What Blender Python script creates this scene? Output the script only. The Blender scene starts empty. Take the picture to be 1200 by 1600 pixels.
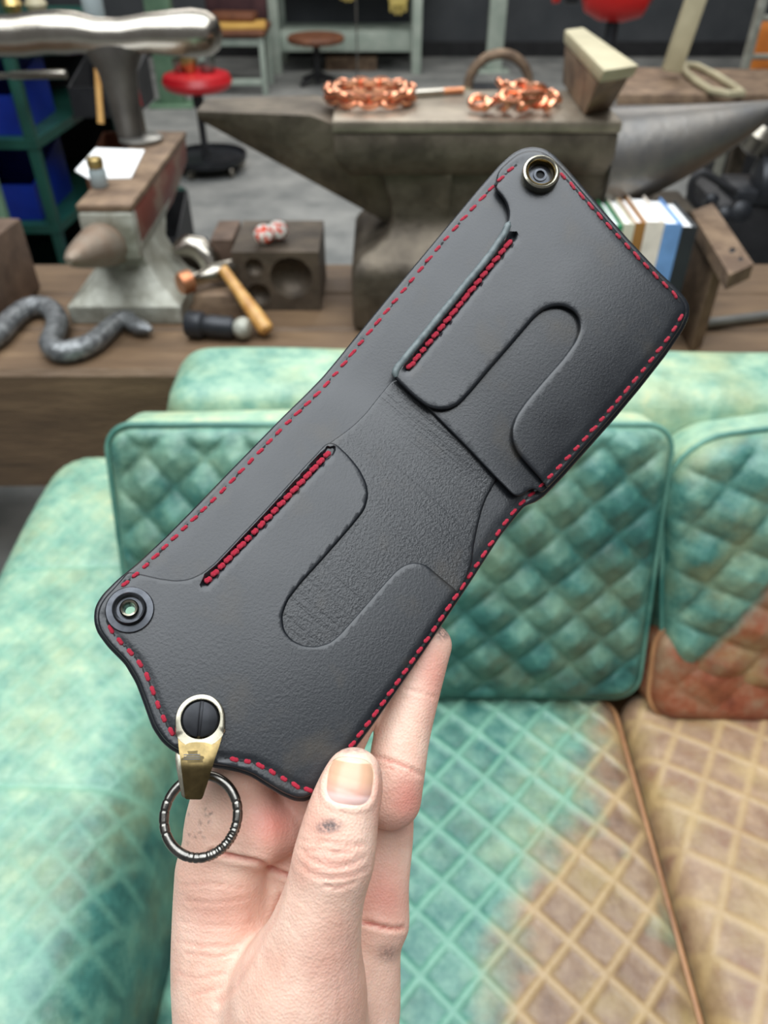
import bpy, bmesh, math, random
import numpy as np
from mathutils import Vector, Matrix
from mathutils.geometry import delaunay_2d_cdt
random.seed(7); rng = np.random.default_rng(7)
R = math.radians

# ------------------------------------------------------------------ camera, world, lights, exposure
F = 1202.0                      # focal length in pixels of the 1200 x 1600 frame
PITCH = R(40); CAM = np.array([0, 0, 1.55])
RIGHT = np.array([1., 0, 0]); FWD = np.array([0, math.cos(PITCH), -math.sin(PITCH)]); UP = np.array([0, math.sin(PITCH), math.cos(PITCH)])
scene = bpy.context.scene
cam_data = bpy.data.cameras.new('camera'); cam = bpy.data.objects.new('camera', cam_data)
scene.collection.objects.link(cam); scene.camera = cam
cam.location = CAM; cam.rotation_euler = (math.pi/2 - PITCH, 0, 0)
cam_data.sensor_fit = 'VERTICAL'; cam_data.sensor_height = 9.13; cam_data.sensor_width = 6.85
cam_data.lens = 9.13 * F / 1600
cam_data.clip_start = 0.01; cam_data.clip_end = 60
cam_data.dof.use_dof = True; cam_data.dof.focus_distance = 0.262; cam_data.dof.aperture_fstop = 3.2

world = bpy.data.worlds.new('world'); scene.world = world; world.use_nodes = True
bgn = world.node_tree.nodes['Background']
bgn.inputs[0].default_value = (0.97, 0.98, 1.0, 1); bgn.inputs[1].default_value = 0.30

def area(name, loc, target, sx, sy, power, col=(1, 1, 1)):
    l = bpy.data.lights.new(name, 'AREA'); l.shape = 'RECTANGLE'; l.size = sx; l.size_y = sy; l.energy = power; l.color = col
    o = bpy.data.objects.new(name, l); scene.collection.objects.link(o); o.location = loc
    o.rotation_euler = (Vector(target) - Vector(loc)).to_track_quat('-Z', 'Y').to_euler()
    return o
area('skylight', (-0.35, 0.7, 4.2), (-0.35, 0.7, 0), 4.5, 4.2, 500, (0.91, 0.96, 1.0))
area('far_skylight', (0.3, 6.2, 4.2), (0.3, 6.2, 0), 5.0, 2.5, 260, (1, 0.98, 0.95))

vs = scene.view_settings
vs.view_transform = 'Standard'; vs.look = 'None'; vs.exposure = -0.58; vs.gamma = 1.0; vs.use_curve_mapping = False

# ------------------------------------------------------------------ pixel helpers (frame 1200 x 1600)
def ray(px, py):
    return RIGHT*((px-600)/F) + UP*((800-py)/F) + FWD
def at_z(px, py, z):
    r = ray(px, py); return CAM + r*((z-CAM[2])/r[2])
def at_y(px, py, y):
    r = ray(px, py); return CAM + r*((y-CAM[1])/r[1])
def c2w(P):                                    # camera space (x right, y up, -z forward) -> world
    P = np.asarray(P, float)
    return CAM + P[..., 0:1]*RIGHT + P[..., 1:2]*UP - P[..., 2:3]*FWD

# ------------------------------------------------------------------ object helpers
COL = scene.collection
def srgb(r, g, b):
    return tuple((c/255/12.92 if c/255 <= .04045 else ((c/255+.055)/1.055)**2.4) for c in (r, g, b)) + (1,)
def tag(o, label=None, cat=None, group=None, kind=None):
    if label: o['label'] = label
    if cat: o['category'] = cat
    if group: o['group'] = group
    if kind: o['kind'] = kind
    return o
def empty(name, loc, label=None, cat=None, group=None, kind=None):
    o = bpy.data.objects.new(name, None); COL.objects.link(o); o.location = Vector(loc); o.empty_display_size = .05
    return tag(o, label, cat, group, kind)
def mesh_obj(name, V, Fc, mat, parent=None, smooth=True, ang=40, bevel=0, bseg=2, mats=None, fmat=None):
    me = bpy.data.meshes.new(name)
    me.from_pydata([tuple(map(float, v)) for v in V], [], [tuple(int(i) for i in f) for f in Fc]); me.validate()
    if mats:
        for m in mats: me.materials.append(m)
        if fmat is not None and len(fmat) == len(me.polygons): me.polygons.foreach_set('material_index', np.asarray(fmat, np.int32))
    elif mat: me.materials.append(mat)
    bm = bmesh.new(); bm.from_mesh(me)
    if not mats: bmesh.ops.remove_doubles(bm, verts=bm.verts, dist=1e-6)
    bmesh.ops.recalc_face_normals(bm, faces=bm.faces)
    if bevel:
        ed = [e for e in bm.edges if len(e.link_faces) == 2 and e.calc_face_angle(0) > R(30)]
        bmesh.ops.bevel(bm, geom=ed, offset=bevel, segments=bseg, profile=.5, affect='EDGES', clamp_overlap=True)
    for f in bm.faces: f.smooth = smooth
    if smooth:
        for e in bm.edges:
            if len(e.link_faces) == 2 and e.calc_face_angle(0) > R(ang): e.smooth = False
    bm.to_mesh(me); bm.free()
    o = bpy.data.objects.new(name, me); COL.objects.link(o)
    if parent is not None: attach(o, parent)
    return o
def attach(o, p):
    bpy_mw = world_of(p); o.parent = p; o.matrix_parent_inverse = bpy_mw.inverted()
def world_of(o):
    m = o.matrix_basis.copy()
    if o.parent: m = world_of(o.parent) @ o.matrix_parent_inverse @ m
    return m
class MB:
    """collects shapes (world coordinates); build() links them as one mesh"""
    def __init__(s): s.v = []; s.f = []
    def add(s, V, Fc):
        n = len(s.v); s.v += [tuple(map(float, v)) for v in V]; s.f += [tuple(i+n for i in f) for f in Fc]; return s
    def box(s, c, size, M=None):
        h = [d/2 for d in size]; V = [Vector((x*h[0], y*h[1], z*h[2])) for x in (-1, 1) for y in (-1, 1) for z in (-1, 1)]
        V = [(M @ v if M else v) + Vector(c) for v in V]
        return s.add(V, [(0, 1, 3, 2), (4, 6, 7, 5), (0, 4, 5, 1), (2, 3, 7, 6), (0, 2, 6, 4), (1, 5, 7, 3)])
    def prism(s, top, bot):                     # two loops of equal length
        n = len(top); V = list(top)+list(bot)
        return s.add(V, [tuple(range(n)), tuple(range(2*n-1, n-1, -1))] + [(i, (i+1) % n, n+(i+1) % n, n+i) for i in range(n)])
    def loft(s, loops, cap=True):
        n = len(loops[0]); V = [p for l in loops for p in l]; Fc = []
        for k in range(len(loops)-1):
            for i in range(n):
                j = (i+1) % n; Fc.append((k*n+i, k*n+j, (k+1)*n+j, (k+1)*n+i))
        if cap: Fc += [tuple(range(n-1, -1, -1)), tuple(range((len(loops)-1)*n, len(loops)*n))]
        return s.add(V, Fc)
    def tube(s, path, r, seg=10, closed=False, cap=True, flat=1.0):
        P = [Vector(p) for p in path]; n = len(P); rr = r if hasattr(r, '__len__') else [r]*n
        loops = []; ref = None
        for i in range(n):
            a = P[(i-1) % n] if (closed or i > 0) else P[i]; b = P[(i+1) % n] if (closed or i < n-1) else P[i]
            t = (b-a).normalized()
            if ref is None: ref = t.orthogonal().normalized() if abs(t.z) > .9 else Vector((0, 0, 1))
            u = (ref - t*ref.dot(t)); u = u.normalized() if u.length > 1e-6 else t.orthogonal().normalized()
            w = t.cross(u); ref = u
            loops.append([P[i] + (u*math.cos(q)*flat + w*math.sin(q))*rr[i] for q in [2*math.pi*k/seg for k in range(seg)]])
        if closed: loops.append(loops[0]); return s.loft(loops, False)
        return s.loft(loops, cap)
    def lathe(s, prof, o, axis=(0, 0, 1), seg=20):
        a = Vector(axis).normalized(); u = a.orthogonal().normalized(); w = a.cross(u); o = Vector(o)
        loops = [[o + a*z + (u*math.cos(q)+w*math.sin(q))*max(r, 1e-5) for q in [2*math.pi*k/seg for k in range(seg)]] for r, z in prof]
        return s.loft(loops, True)
    def build(s, name, mat, parent=None, **k): return mesh_obj(name, s.v, s.f, mat, parent, **k)
def copy_tree(o, parent=None):
    c = o.copy(); COL.objects.link(c)
    if parent is not None: c.parent = parent
    for ch in list(o.children): copy_tree(ch, c)
    return c
def rotz(a): return Matrix.Rotation(a, 3, 'Z')

# ------------------------------------------------------------------ materials
def mat(name, c1, c2=None, rough=.6, metal=0, scale=8, detail=6, bump=0, bscale=60, coord='Object', stretch=(1, 1, 1), spec=.5, c3=None, contrast=(.35, .65), rvar=0):
    m = bpy.data.materials.new(name); m.use_nodes = True; nt = m.node_tree; N = nt.nodes; L = nt.links
    b = N['Principled BSDF']; b.inputs['Roughness'].default_value = rough; b.inputs['Metallic'].default_value = metal
    b.inputs['Specular IOR Level'].default_value = spec; b.inputs['Base Color'].default_value = c1
    tc = N.new('ShaderNodeTexCoord'); mp = N.new('ShaderNodeMapping'); mp.inputs['Scale'].default_value = stretch
    L.new(tc.outputs[coord], mp.inputs[0])
    if c2:
        n = N.new('ShaderNodeTexNoise'); n.inputs['Scale'].default_value = scale; n.inputs['Detail'].default_value = detail; n.inputs['Roughness'].default_value = .6
        L.new(mp.outputs[0], n.inputs[0])
        cr = N.new('ShaderNodeValToRGB'); cr.color_ramp.elements[0].position = contrast[0]; cr.color_ramp.elements[1].position = contrast[1]
        cr.color_ramp.elements[0].color = c1; cr.color_ramp.elements[1].color = c2
        if c3:
            e = cr.color_ramp.elements.new((contrast[0]+contrast[1])/2); e.color = c3
        L.new(n.outputs[0], cr.inputs[0]); L.new(cr.outputs[0], b.inputs['Base Color'])
        if rvar:
            mr = N.new('ShaderNodeMapRange'); mr.inputs[3].default_value = rough-rvar; mr.inputs[4].default_value = rough+rvar
            L.new(n.outputs[0], mr.inputs[0]); L.new(mr.outputs[0], b.inputs['Roughness'])
    if bump:
        n2 = N.new('ShaderNodeTexNoise'); n2.inputs['Scale'].default_value = bscale; n2.inputs['Detail'].default_value = 4
        bp = N.new('ShaderNodeBump'); bp.inputs['Strength'].default_value = bump; bp.inputs['Distance'].default_value = .01
        L.new(mp.outputs[0], n2.inputs[0]); L.new(n2.outputs[0], bp.inputs['Height']); L.new(bp.outputs[0], b.inputs['Normal'])
    return m
M = {}
M['floor'] = mat('concrete', srgb(112, 114, 112), srgb(150, 150, 146), .75, scale=3, bump=.15, bscale=120)
M['wall'] = mat('dark_wall', srgb(58, 62, 66), srgb(74, 77, 80), .8, scale=2)
M['wood'] = mat('bench_wood', srgb(82, 64, 46), srgb(124, 100, 74), .6, scale=4, stretch=(1, 5, 5), bump=.3, bscale=25, c3=srgb(102, 80, 58), contrast=(.25, .75))
M['beam'] = mat('beam_wood', srgb(52, 40, 28), srgb(92, 74, 52), .7, scale=5, stretch=(1, 7, 7), bump=.4, bscale=25)
M['steel_dark'] = mat('dark_forged_steel', srgb(74, 66, 56), srgb(112, 102, 88), .55, .55, scale=14, bump=.3, bscale=40)
M['steel_face'] = mat('worn_steel_face', srgb(120, 110, 96), srgb(164, 152, 134), .42, .6, scale=10, bump=.1, bscale=60)
M['steel_horn'] = mat('horn_steel', srgb(96, 96, 96), srgb(128, 122, 114), .38, .7, scale=8, bump=.1, bscale=40)
M['steel_polish'] = mat('polished_steel', srgb(150, 143, 130), srgb(176, 170, 160), .24, 1.0, scale=6, rvar=.06)
M['steel_grey'] = mat('grey_painted_iron', srgb(128, 126, 112), srgb(176, 176, 164), .55, .3, scale=14, bump=.3, bscale=50)
M['steel_mid'] = mat('bare_steel', srgb(120, 118, 114), srgb(150, 148, 142), .38, .8, scale=12)
M['red_iron'] = mat('red_painted_iron', srgb(116, 58, 46), srgb(136, 110, 92), .55, .2, scale=12, contrast=(.45, .6))
M['horn_small'] = mat('brown_horn_iron', srgb(128, 102, 82), srgb(150, 140, 126), .5, .4, scale=7, bump=.2)
M['stem'] = mat('dull_steel', srgb(70, 66, 62), srgb(98, 94, 88), .42, .5, scale=9)
M['rust'] = mat('rusty_iron', srgb(100, 80, 64), srgb(148, 124, 100), .6, .3, scale=16, bump=.3)
M['block'] = mat('brown_iron_block', srgb(74, 60, 52), srgb(122, 100, 84), .6, .4, scale=10, bump=.2)
M['swage'] = mat('swage_iron', srgb(70, 62, 54), srgb(106, 94, 80), .55, .5, scale=12, bump=.2)
M['copper'] = mat('copper', srgb(222, 140, 104), srgb(240, 176, 140), .24, .95, scale=20)
M['copper_worn'] = mat('worn_copper', srgb(176, 110, 76), srgb(206, 150, 110), .4, .8, scale=20)
M['brass'] = mat('brass', srgb(176, 150, 92), srgb(206, 180, 120), .3, .9, scale=20)
M['handle'] = mat('hickory_handle', srgb(176, 124, 62), srgb(214, 168, 100), .45, scale=6, stretch=(6, 6, 1))
M['black_iron'] = mat('black_iron', srgb(30, 32, 36), srgb(52, 54, 58), .4, .3, scale=15)
M['black'] = mat('black_rubber', srgb(22, 22, 24), srgb(38, 38, 40), .6, scale=10)
M['paper'] = mat('white_paper', srgb(240, 240, 238), srgb(248, 248, 246), .7, scale=5)
M['glass_jar'] = mat('jar_glass', srgb(150, 160, 160), None, .15)
M['green'] = mat('green_enamel', srgb(14, 56, 48), srgb(22, 72, 60), .45, scale=6)
M['green_pale'] = mat('pale_green_enamel', srgb(92, 124, 98), srgb(112, 142, 116), .5, scale=6)
M['white_green'] = mat('pale_grey_green_enamel', srgb(150, 164, 152), srgb(178, 188, 176), .5, scale=6)
M['cream'] = mat('cream_enamel', srgb(162, 152, 122), srgb(186, 176, 144), .55, scale=6)
M['blue'] = mat('blue_plastic', srgb(8, 34, 120), srgb(12, 44, 142), .4, scale=6)
M['red'] = mat('red_vinyl', srgb(176, 20, 30), srgb(198, 32, 40), .35, scale=6)
M['redpl'] = mat('red_enamel', srgb(200, 22, 22), srgb(214, 34, 30), .35, scale=6)
M['maroon'] = mat('maroon_cloth', srgb(64, 40, 44), srgb(86, 56, 58), .8, scale=12)
M['card'] = mat('cardboard', srgb(196, 150, 70), srgb(214, 172, 92), .8, scale=6)
M['brown'] = mat('brown_leather', srgb(100, 60, 40), srgb(126, 80, 54), .6, scale=12)
M['yellow'] = mat('yellow_glove', srgb(206, 186, 110), srgb(190, 170, 90), .8, scale=12)
M['orange_wrap'] = mat('orange_wrap', srgb(226, 70, 30), srgb(240, 236, 226), .35, scale=90, detail=1, contrast=(.48, .52))
M['damascus'] = mat('twisted_iron', srgb(92, 94, 96), srgb(150, 152, 152), .42, .6, scale=60, bump=.3, bscale=120)
M['orange'] = mat('orange_plastic', srgb(204, 120, 40), srgb(186, 104, 30), .6, scale=8)

# ------------------------------------------------------------------ the room
def struct(name, mb, m, **k): o = mb.build(name, m, smooth=False, **k); o['kind'] = 'structure'; return o
struct('floor', MB().box((0, 4.0, -.05), (14, 14, .1)), M['floor'])
WALL_Y = 9.4
struct('wall_back', MB().box((0, WALL_Y+.1, 1.9), (14, .2, 3.8)), M['wall'])
struct('wall_left', MB().box((-5.6, 4.0, 1.9), (.2, 14, 3.8)), M['wall'])
struct('wall_right', MB().box((5.6, 4.0, 1.9), (.2, 14, 3.8)), M['wall'])
struct('baseboard_back', MB().box((0, WALL_Y-.015, .07), (11, .03, .14)), M['black'], bevel=.006)

# ------------------------------------------------------------------ sofa
def sofa_material(name):
    m = bpy.data.materials.new(name); m.use_nodes = True; nt = m.node_tree; N = nt.nodes; L = nt.links
    b = N['Principled BSDF']; b.inputs['Roughness'].default_value = .42; b.inputs['Specular IOR Level'].default_value = .5
    tc = N.new('ShaderNodeTexCoord')
    def noise(scale, detail=5, rough=.55, loc=0):
        mp = N.new('ShaderNodeMapping'); mp.inputs['Location'].default_value = (loc, loc*.7, loc*.3); L.new(tc.outputs['Object'], mp.inputs[0])
        n = N.new('ShaderNodeTexNoise'); n.inputs['Scale'].default_value = scale; n.inputs['Detail'].default_value = detail; n.inputs['Roughness'].default_value = rough
        L.new(mp.outputs[0], n.inputs[0]); return n.outputs[0]
    def attr(a):
        n = N.new('ShaderNodeAttribute'); n.attribute_name = a; return n.outputs['Fac']
    def math_(op, a, b_=None):
        n = N.new('ShaderNodeMath'); n.operation = op; n.use_clamp = False
        for i, x in enumerate((a, b_)):
            if x is None: continue
            if isinstance(x, (int, float)): n.inputs[i].default_value = x
            else: L.new(x, n.inputs[i])
        return n.outputs[0]
    def ramp(f, stops):
        cr = N.new('ShaderNodeValToRGB'); e = cr.color_ramp.elements
        e[0].position, e[0].color = stops[0]; e[1].position, e[1].color = stops[-1]
        for p, c in stops[1:-1]: x = e.new(p); x.color = c
        L.new(f, cr.inputs[0]); return cr.outputs[0]
    def mix(f, a, b_, mode='MIX'):
        n = N.new('ShaderNodeMix'); n.data_type = 'RGBA'; n.blend_type = mode
        if isinstance(f, (int, float)): n.inputs[0].default_value = f
        else: L.new(f, n.inputs[0])
        L.new(a, n.inputs[6]) if not isinstance(a, tuple) else setattr(n.inputs[6], 'default_value', a)
        L.new(b_, n.inputs[7]) if not isinstance(b_, tuple) else setattr(n.inputs[7], 'default_value', b_)
        return n.outputs[2]
    nA = noise(5, 4, .5); nB = noise(24, 8, .68, 3.1)
    v = math_('ADD', math_('MULTIPLY', nA, .5), math_('MULTIPLY', math_('SUBTRACT', nB, .22), .9))
    vp = math_('ADD', v, attr('pale'))
    teal = ramp(vp, [(.14, srgb(18, 62, 60)), (.40, srgb(60, 112, 102)), (.60, srgb(106, 150, 132)), (.82, srgb(154, 184, 156)), (1.0, srgb(194, 198, 158))])
    brown = ramp(vp, [(.20, srgb(96, 44, 28)), (.40, srgb(136, 72, 48)), (.58, srgb(140, 108, 84)), (.80, srgb(170, 138, 108)), (1.0, srgb(206, 178, 136))])
    taupe = ramp(vp, [(.20, srgb(84, 68, 54)), (.42, srgb(120, 98, 78)), (.60, srgb(146, 122, 98)), (.82, srgb(176, 150, 120)), (1.0, srgb(200, 178, 140))])
    brown = mix(attr('rust'), taupe, brown)
    nC = noise(7, 4, .55, 7.7)
    bf = math_('ADD', attr('brown'), math_('MULTIPLY', math_('SUBTRACT', nC, .5), .9))
    bf = ramp(bf, [(.40, (0, 0, 0, 1)), (.64, (1, 1, 1, 1))])
    c = mix(bf, teal, brown)
    gold = ramp(noise(9, 4, .55, 4.4), [(.44, (0, 0, 0, 1)), (.80, (1, 1, 1, 1))])
    c = mix(math_('MULTIPLY', gold, math_('MULTIPLY', attr('gold'), 1.0)), c, srgb(190, 172, 100))
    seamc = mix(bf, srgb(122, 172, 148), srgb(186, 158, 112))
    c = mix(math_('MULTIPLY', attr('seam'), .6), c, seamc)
    L.new(c, b.inputs['Base Color'])
    bp = N.new('ShaderNodeBump'); bp.inputs['Strength'].default_value = .5; bp.inputs['Distance'].default_value = .004
    L.new(noise(55, 6, .65, 1.3), bp.inputs['Height']); L.new(bp.outputs[0], b.inputs['Normal'])
    return m
SOFA = sofa_material('hand_dyed_leather')
PIPE = mat('piping_leather', srgb(52, 108, 98), srgb(104, 152, 134), .45, scale=12)
PIPE_B = mat('brown_piping_leather', srgb(130, 88, 58), srgb(170, 124, 84), .45, scale=12)

def grid_cube(nx, ny, nz, cuts=None):
    """unit cube surface, -1..1, dense +z face, one n-gon at -z"""
    idx = {}; V = []; Fc = []
    def vid(i, j, k):
        t = (i, j, k)
        if t not in idx: idx[t] = len(V); V.append((2*i/nx-1, 2*j/ny-1, 2*k/nz-1))
        return idx[t]
    for i in range(nx):
        for j in range(ny): Fc.append((vid(i, j, nz), vid(i+1, j, nz), vid(i+1, j+1, nz), vid(i, j+1, nz)))
    for k in range(nz):
        for i in range(nx):
            Fc.append((vid(i, 0, k), vid(i+1, 0, k), vid(i+1, 0, k+1), vid(i, 0, k+1)))
            Fc.append((vid(i, ny, k+1), vid(i+1, ny, k+1), vid(i+1, ny, k), vid(i, ny, k)))
        for j in range(ny):
            Fc.append((vid(0, j, k+1), vid(0, j+1, k+1), vid(0, j+1, k), vid(0, j, k)))
            Fc.append((vid(nx, j, k), vid(nx, j+1, k), vid(nx, j+1, k+1), vid(nx, j, k+1)))
    loop = [vid(i, 0, 0) for i in range(nx)] + [vid(nx, j, 0) for j in range(ny)] + [vid(i, ny, 0) for i in range(nx, 0, -1)] + [vid(0, j, 0) for j in range(ny, 0, -1)]
    Fc.append(tuple(loop[::-1]))
    return np.array(V), Fc
def vnoise(P, seed=0):                          # cheap smooth numpy noise
    r = np.random.default_rng(seed); out = np.zeros(len(P))
    for i in range(10):
        k = r.normal(0, 1, 3); k /= np.linalg.norm(k); f = r.uniform(4, 22)
        out += np.sin(P @ k * f + r.uniform(0, 6.3)) / (f**.5)
    return out
def pillow(name, center, ex, ey, ez, h, r, rc, bulge, sb, quilt, attrs, parent=None, seam_amt=1.0, band=.0055, rust=1.0, res=.0035, edge_fade=.03, wob=.004, seams=(), seed=1, mat_=None):
    hx, hy, hz = h; ex, ey, ez = [np.array(e, float)/np.linalg.norm(e) for e in (ex, ey, ez)]
    nx, ny, nz = max(8, int(2*hx/res)), max(8, int(2*hy/res)), max(6, int(2*hz/.012))
    C, Fc = grid_cube(nx, ny, nz)
    q = C*np.array([hx, hy, hz])
    front = np.clip((C[:, 2]-.6)/.4, 0, 1)
    # plan corner rounding
    lim = np.array([hx-rc, hy-rc]); e = q[:, :2]-np.clip(q[:, :2], -lim, lim)
    n2 = np.linalg.norm(e, axis=1); mx = np.abs(e).max(axis=1); s = np.where(n2 > 1e-9, mx/np.maximum(n2, 1e-9), 1)
    q[:, :2] = np.clip(q[:, :2], -lim, lim) + e*s[:, None]
    # edge rounding (z against distance to plan border)
    e = np.abs(q[:, :2])-lim; e = np.maximum(e, 0); db = rc-np.linalg.norm(e, axis=1)
    db = np.minimum(db, np.minimum(hx-np.abs(q[:, 0]), hy-np.abs(q[:, 1]))); db = np.clip(db, 0, None)
    dr = np.clip(1-db/r, 0, 1)
    top = C[:, 2] >= 1-1e-9
    q[:, 2] = np.where(top, hz-r*(1-np.sqrt(np.clip(1-dr**2, 0, 1))), q[:, 2]*(hz-r)/hz - (r*0))
    side = ~top
    q[side, 2] = -hz + (C[side, 2]+1)/2*(2*hz-r)
    u, v = np.clip(q[:, 0]/hx, -1, 1), np.clip(q[:, 1]/hy, -1, 1)
    b = np.sqrt(np.clip(1-u**2, 0, 1))*np.sqrt(np.clip(1-v**2, 0, 1))
    q[:, 2] += front*bulge*b**.8
    w = np.clip(1-(C[:, 2])**2, 0, 1)
    q[:, 0] += np.sign(u)*sb*w*np.clip(np.abs(u)-.8, 0, .2)*5*(1-v**2); q[:, 1] += np.sign(v)*sb*w*np.clip(np.abs(v)-.8, 0, .2)*5*(1-u**2)
    wn = vnoise(q*1.0, seed); q[:, 2] += wob*wn*front
    seam = np.zeros(len(q))
    if quilt:
        mode, s, a1, a2, A, offs = quilt
        wx = q[:, 0]+.004*vnoise(q, seed+5); wy = q[:, 1]+.004*vnoise(q, seed+6)
        ds = []
        for a, o in ((a1, offs[0]), (a2, offs[1])):
            t = (wx*math.cos(R(a))+wy*math.sin(R(a)))/s+o; ds.append(np.abs(t-np.round(t))*s)
        fade = np.clip(db/edge_fade, 0, 1)*np.where(top, 1, 0)
        d = np.minimum(*ds)
        if mode == 'puff':
            hgt = A*(np.clip(ds[0]/(s*.5), 0, 1)**.55*np.clip(ds[1]/(s*.5), 0, 1)**.55-1)
        else:
            hgt = A*np.exp(-(d/band)**4) + .0012*np.clip(ds[0]/(s*.5), 0, 1)*np.clip(ds[1]/(s*.5), 0, 1)
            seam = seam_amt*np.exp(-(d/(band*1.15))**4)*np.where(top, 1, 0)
        hgt = hgt-.0013*np.exp(-((d-band*.55)/.0014)**2)
        q[:, 2] += hgt*fade
    for (axis, pos) in seams:                       # sunken cross seams
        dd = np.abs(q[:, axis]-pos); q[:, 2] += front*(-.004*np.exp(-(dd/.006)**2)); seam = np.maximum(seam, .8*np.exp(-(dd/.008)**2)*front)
    W = np.array(center) + q[:, 0:1]*ex + q[:, 1:2]*ey + q[:, 2:3]*ez
    me = bpy.data.meshes.new(name); me.from_pydata(W.tolist(), [], Fc)
    me.materials.append(mat_ or SOFA); me.polygons.foreach_set('use_smooth', np.ones(len(me.polygons), bool))
    at = {'seam': seam, 'rust': np.full(len(q), rust)}; at.update(attrs(q/np.array(h), W))
    for k, val in at.items():
        a = me.attributes.new(k, 'FLOAT', 'POINT'); a.data.foreach_set('value', np.broadcast_to(np.asarray(val, np.float32), (len(W),)).astype(np.float32).copy())
    o = bpy.data.objects.new(name, me); COL.objects.link(o)
    if parent is not None: attach(o, parent)
    return o, (np.array(center), ex, ey, ez, h, r, rc)
def piping(info, mat_, parent, zoff=-.2, rad=.0042, out=.001):
    c, ex, ey, ez, (hx, hy, hz), r, rc = info; pts = []
    z = hz-r*.55
    for cx, cy, a0 in ((hx-rc, hy-rc, 0), (-hx+rc, hy-rc, 90), (-hx+rc, -hy+rc, 180), (hx-rc, -hy+rc, 270)):
        for k in range(9):
            a = R(a0+k*90/8); pts.append(c+ex*(cx+(rc+out)*math.cos(a))+ey*(cy+(rc+out)*math.sin(a))+ez*z)
    P = []
    for i in range(len(pts)):
        a, b = pts[i], pts[(i+1) % len(pts)]; n = max(1, int(np.linalg.norm(b-a)/.03)); P += [a+(b-a)*k/n for k in range(n)]
    return MB().tube(P, rad, 8, closed=True).build('piping', mat_, parent)
def sm(x, a, b): t = np.clip((x-a)/(b-a), 0, 1); return t*t*(3-2*t)

sofa = empty('sofa', (.4, .7, 0), 'hand dyed teal and brown leather sofa with wide quilted arm', 'sofa')
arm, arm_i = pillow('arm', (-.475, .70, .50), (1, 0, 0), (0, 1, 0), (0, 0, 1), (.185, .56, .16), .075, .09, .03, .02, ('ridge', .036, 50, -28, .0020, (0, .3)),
    lambda q, W: {'pale': .15-.42*sm(-q[:, 2], -.6, .6)+.10*sm(W[:, 1], .4, 1.1)-.30*sm(q[:, 0], .35, .95)*sm(-W[:, 1], -.75, -.35), 'brown': np.zeros(len(W)), 'gold': .32*np.ones(len(W))}, sofa, seams=((1, -.19), (1, .20)), seed=3, wob=.006, seam_amt=.55, band=.0034)  # paler towards top and back; shade low on the right side put into colour
back, back_i = pillow('backrest', (.57, 1.125, .66), (1, 0, 0), (0, 1, 0), (0, 0, 1), (.93, .10, .25), .055, .06, .015, .01, None,
    lambda q, W: {'pale': .22+.06*q[:, 0], 'brown': .0+.30*sm(W[:, 0], .45, .95), 'gold': .5*np.ones(len(W))}, sofa, res=.012, seed=4, wob=.006)
MB().box((.42, .70, .2), (1.98, .92, .20)).build('base', PIPE_B, sofa, bevel=.02)
for sx in (-.5, 1.35):
    for sy in (.3, 1.1): MB().lathe([(.02, 0), (.028, .02), (.03, .1)], (sx, sy, 0), seg=12).build('foot', M['brown'], sofa)
# cushions: each can be lifted off
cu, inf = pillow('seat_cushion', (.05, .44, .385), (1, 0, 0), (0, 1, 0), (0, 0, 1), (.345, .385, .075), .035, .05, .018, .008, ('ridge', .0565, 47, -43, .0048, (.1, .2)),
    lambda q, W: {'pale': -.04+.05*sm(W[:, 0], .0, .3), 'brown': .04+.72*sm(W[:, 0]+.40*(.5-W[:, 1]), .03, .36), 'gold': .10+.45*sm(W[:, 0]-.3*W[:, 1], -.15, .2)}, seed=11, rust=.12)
tag(cu, 'teal seat cushion fading to brown with raised diamond quilting below the hand', 'cushion', 'sofa cushions')
piping(inf, PIPE_B, cu)
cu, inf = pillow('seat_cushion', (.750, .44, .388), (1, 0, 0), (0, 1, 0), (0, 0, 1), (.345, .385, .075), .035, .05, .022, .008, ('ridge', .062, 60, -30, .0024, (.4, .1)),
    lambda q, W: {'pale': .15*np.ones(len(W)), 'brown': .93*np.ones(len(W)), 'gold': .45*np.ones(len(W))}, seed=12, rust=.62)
tag(cu, 'tan brown quilted seat cushion at the right edge of the photo', 'cushion', 'sofa cushions')
def lean(cx, cy, cz, tilt, roll, hz):
    ey = np.array([math.sin(roll), math.sin(tilt)*math.cos(roll), math.cos(tilt)*math.cos(roll)]); ez = np.array([0, -math.cos(tilt), math.sin(tilt)])
    ey = ey-ez*(ey@ez); ey /= np.linalg.norm(ey); ex = np.cross(ey, ez)
    return np.array([cx, cy, cz])-ez*hz, ex, ey, ez
c, ex, ey, ez = lean(.008, .855, .705, R(19), 0, .05)
cu, inf = pillow('back_cushion', c, ex, ey, ez, (.418, .235, .05), .03, .04, .035, .012, ('puff', .064, 42, -48, .017, (.25, .1)),
    lambda q, W: {'pale': -.08+.30*sm(-q[:, 2], -.95, -.2)*sm(q[:, 1], .6, 1)+.10*sm(q[:, 1], .2, 1)-.10*sm(-q[:, 1], .3, 1), 'brown': np.zeros(len(W))+.1, 'gold': .25*np.ones(len(W))}, seed=21)
tag(cu, 'dark teal diamond quilted back cushion behind the wallet', 'cushion', 'sofa cushions'); piping(inf, PIPE, cu)
c, ex, ey, ez = lean(.83, .865, .735, R(20), R(-7), .055)
cu, inf = pillow('back_cushion', c, ex, ey, ez, (.39, .225, .055), .04, .10, .05, .012, ('puff', .075, 62, -38, .017, (.1, .45)),
    lambda q, W: {'pale': .0+.26*sm(q[:, 1], .6, 1)*sm(-q[:, 2], -.9, -.2), 'brown': .95*sm(-q[:, 1]-.72+2.3*(q[:, 0]+.95), -.40, .40), 'gold': .5*np.ones(len(W))}, seed=22)
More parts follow.
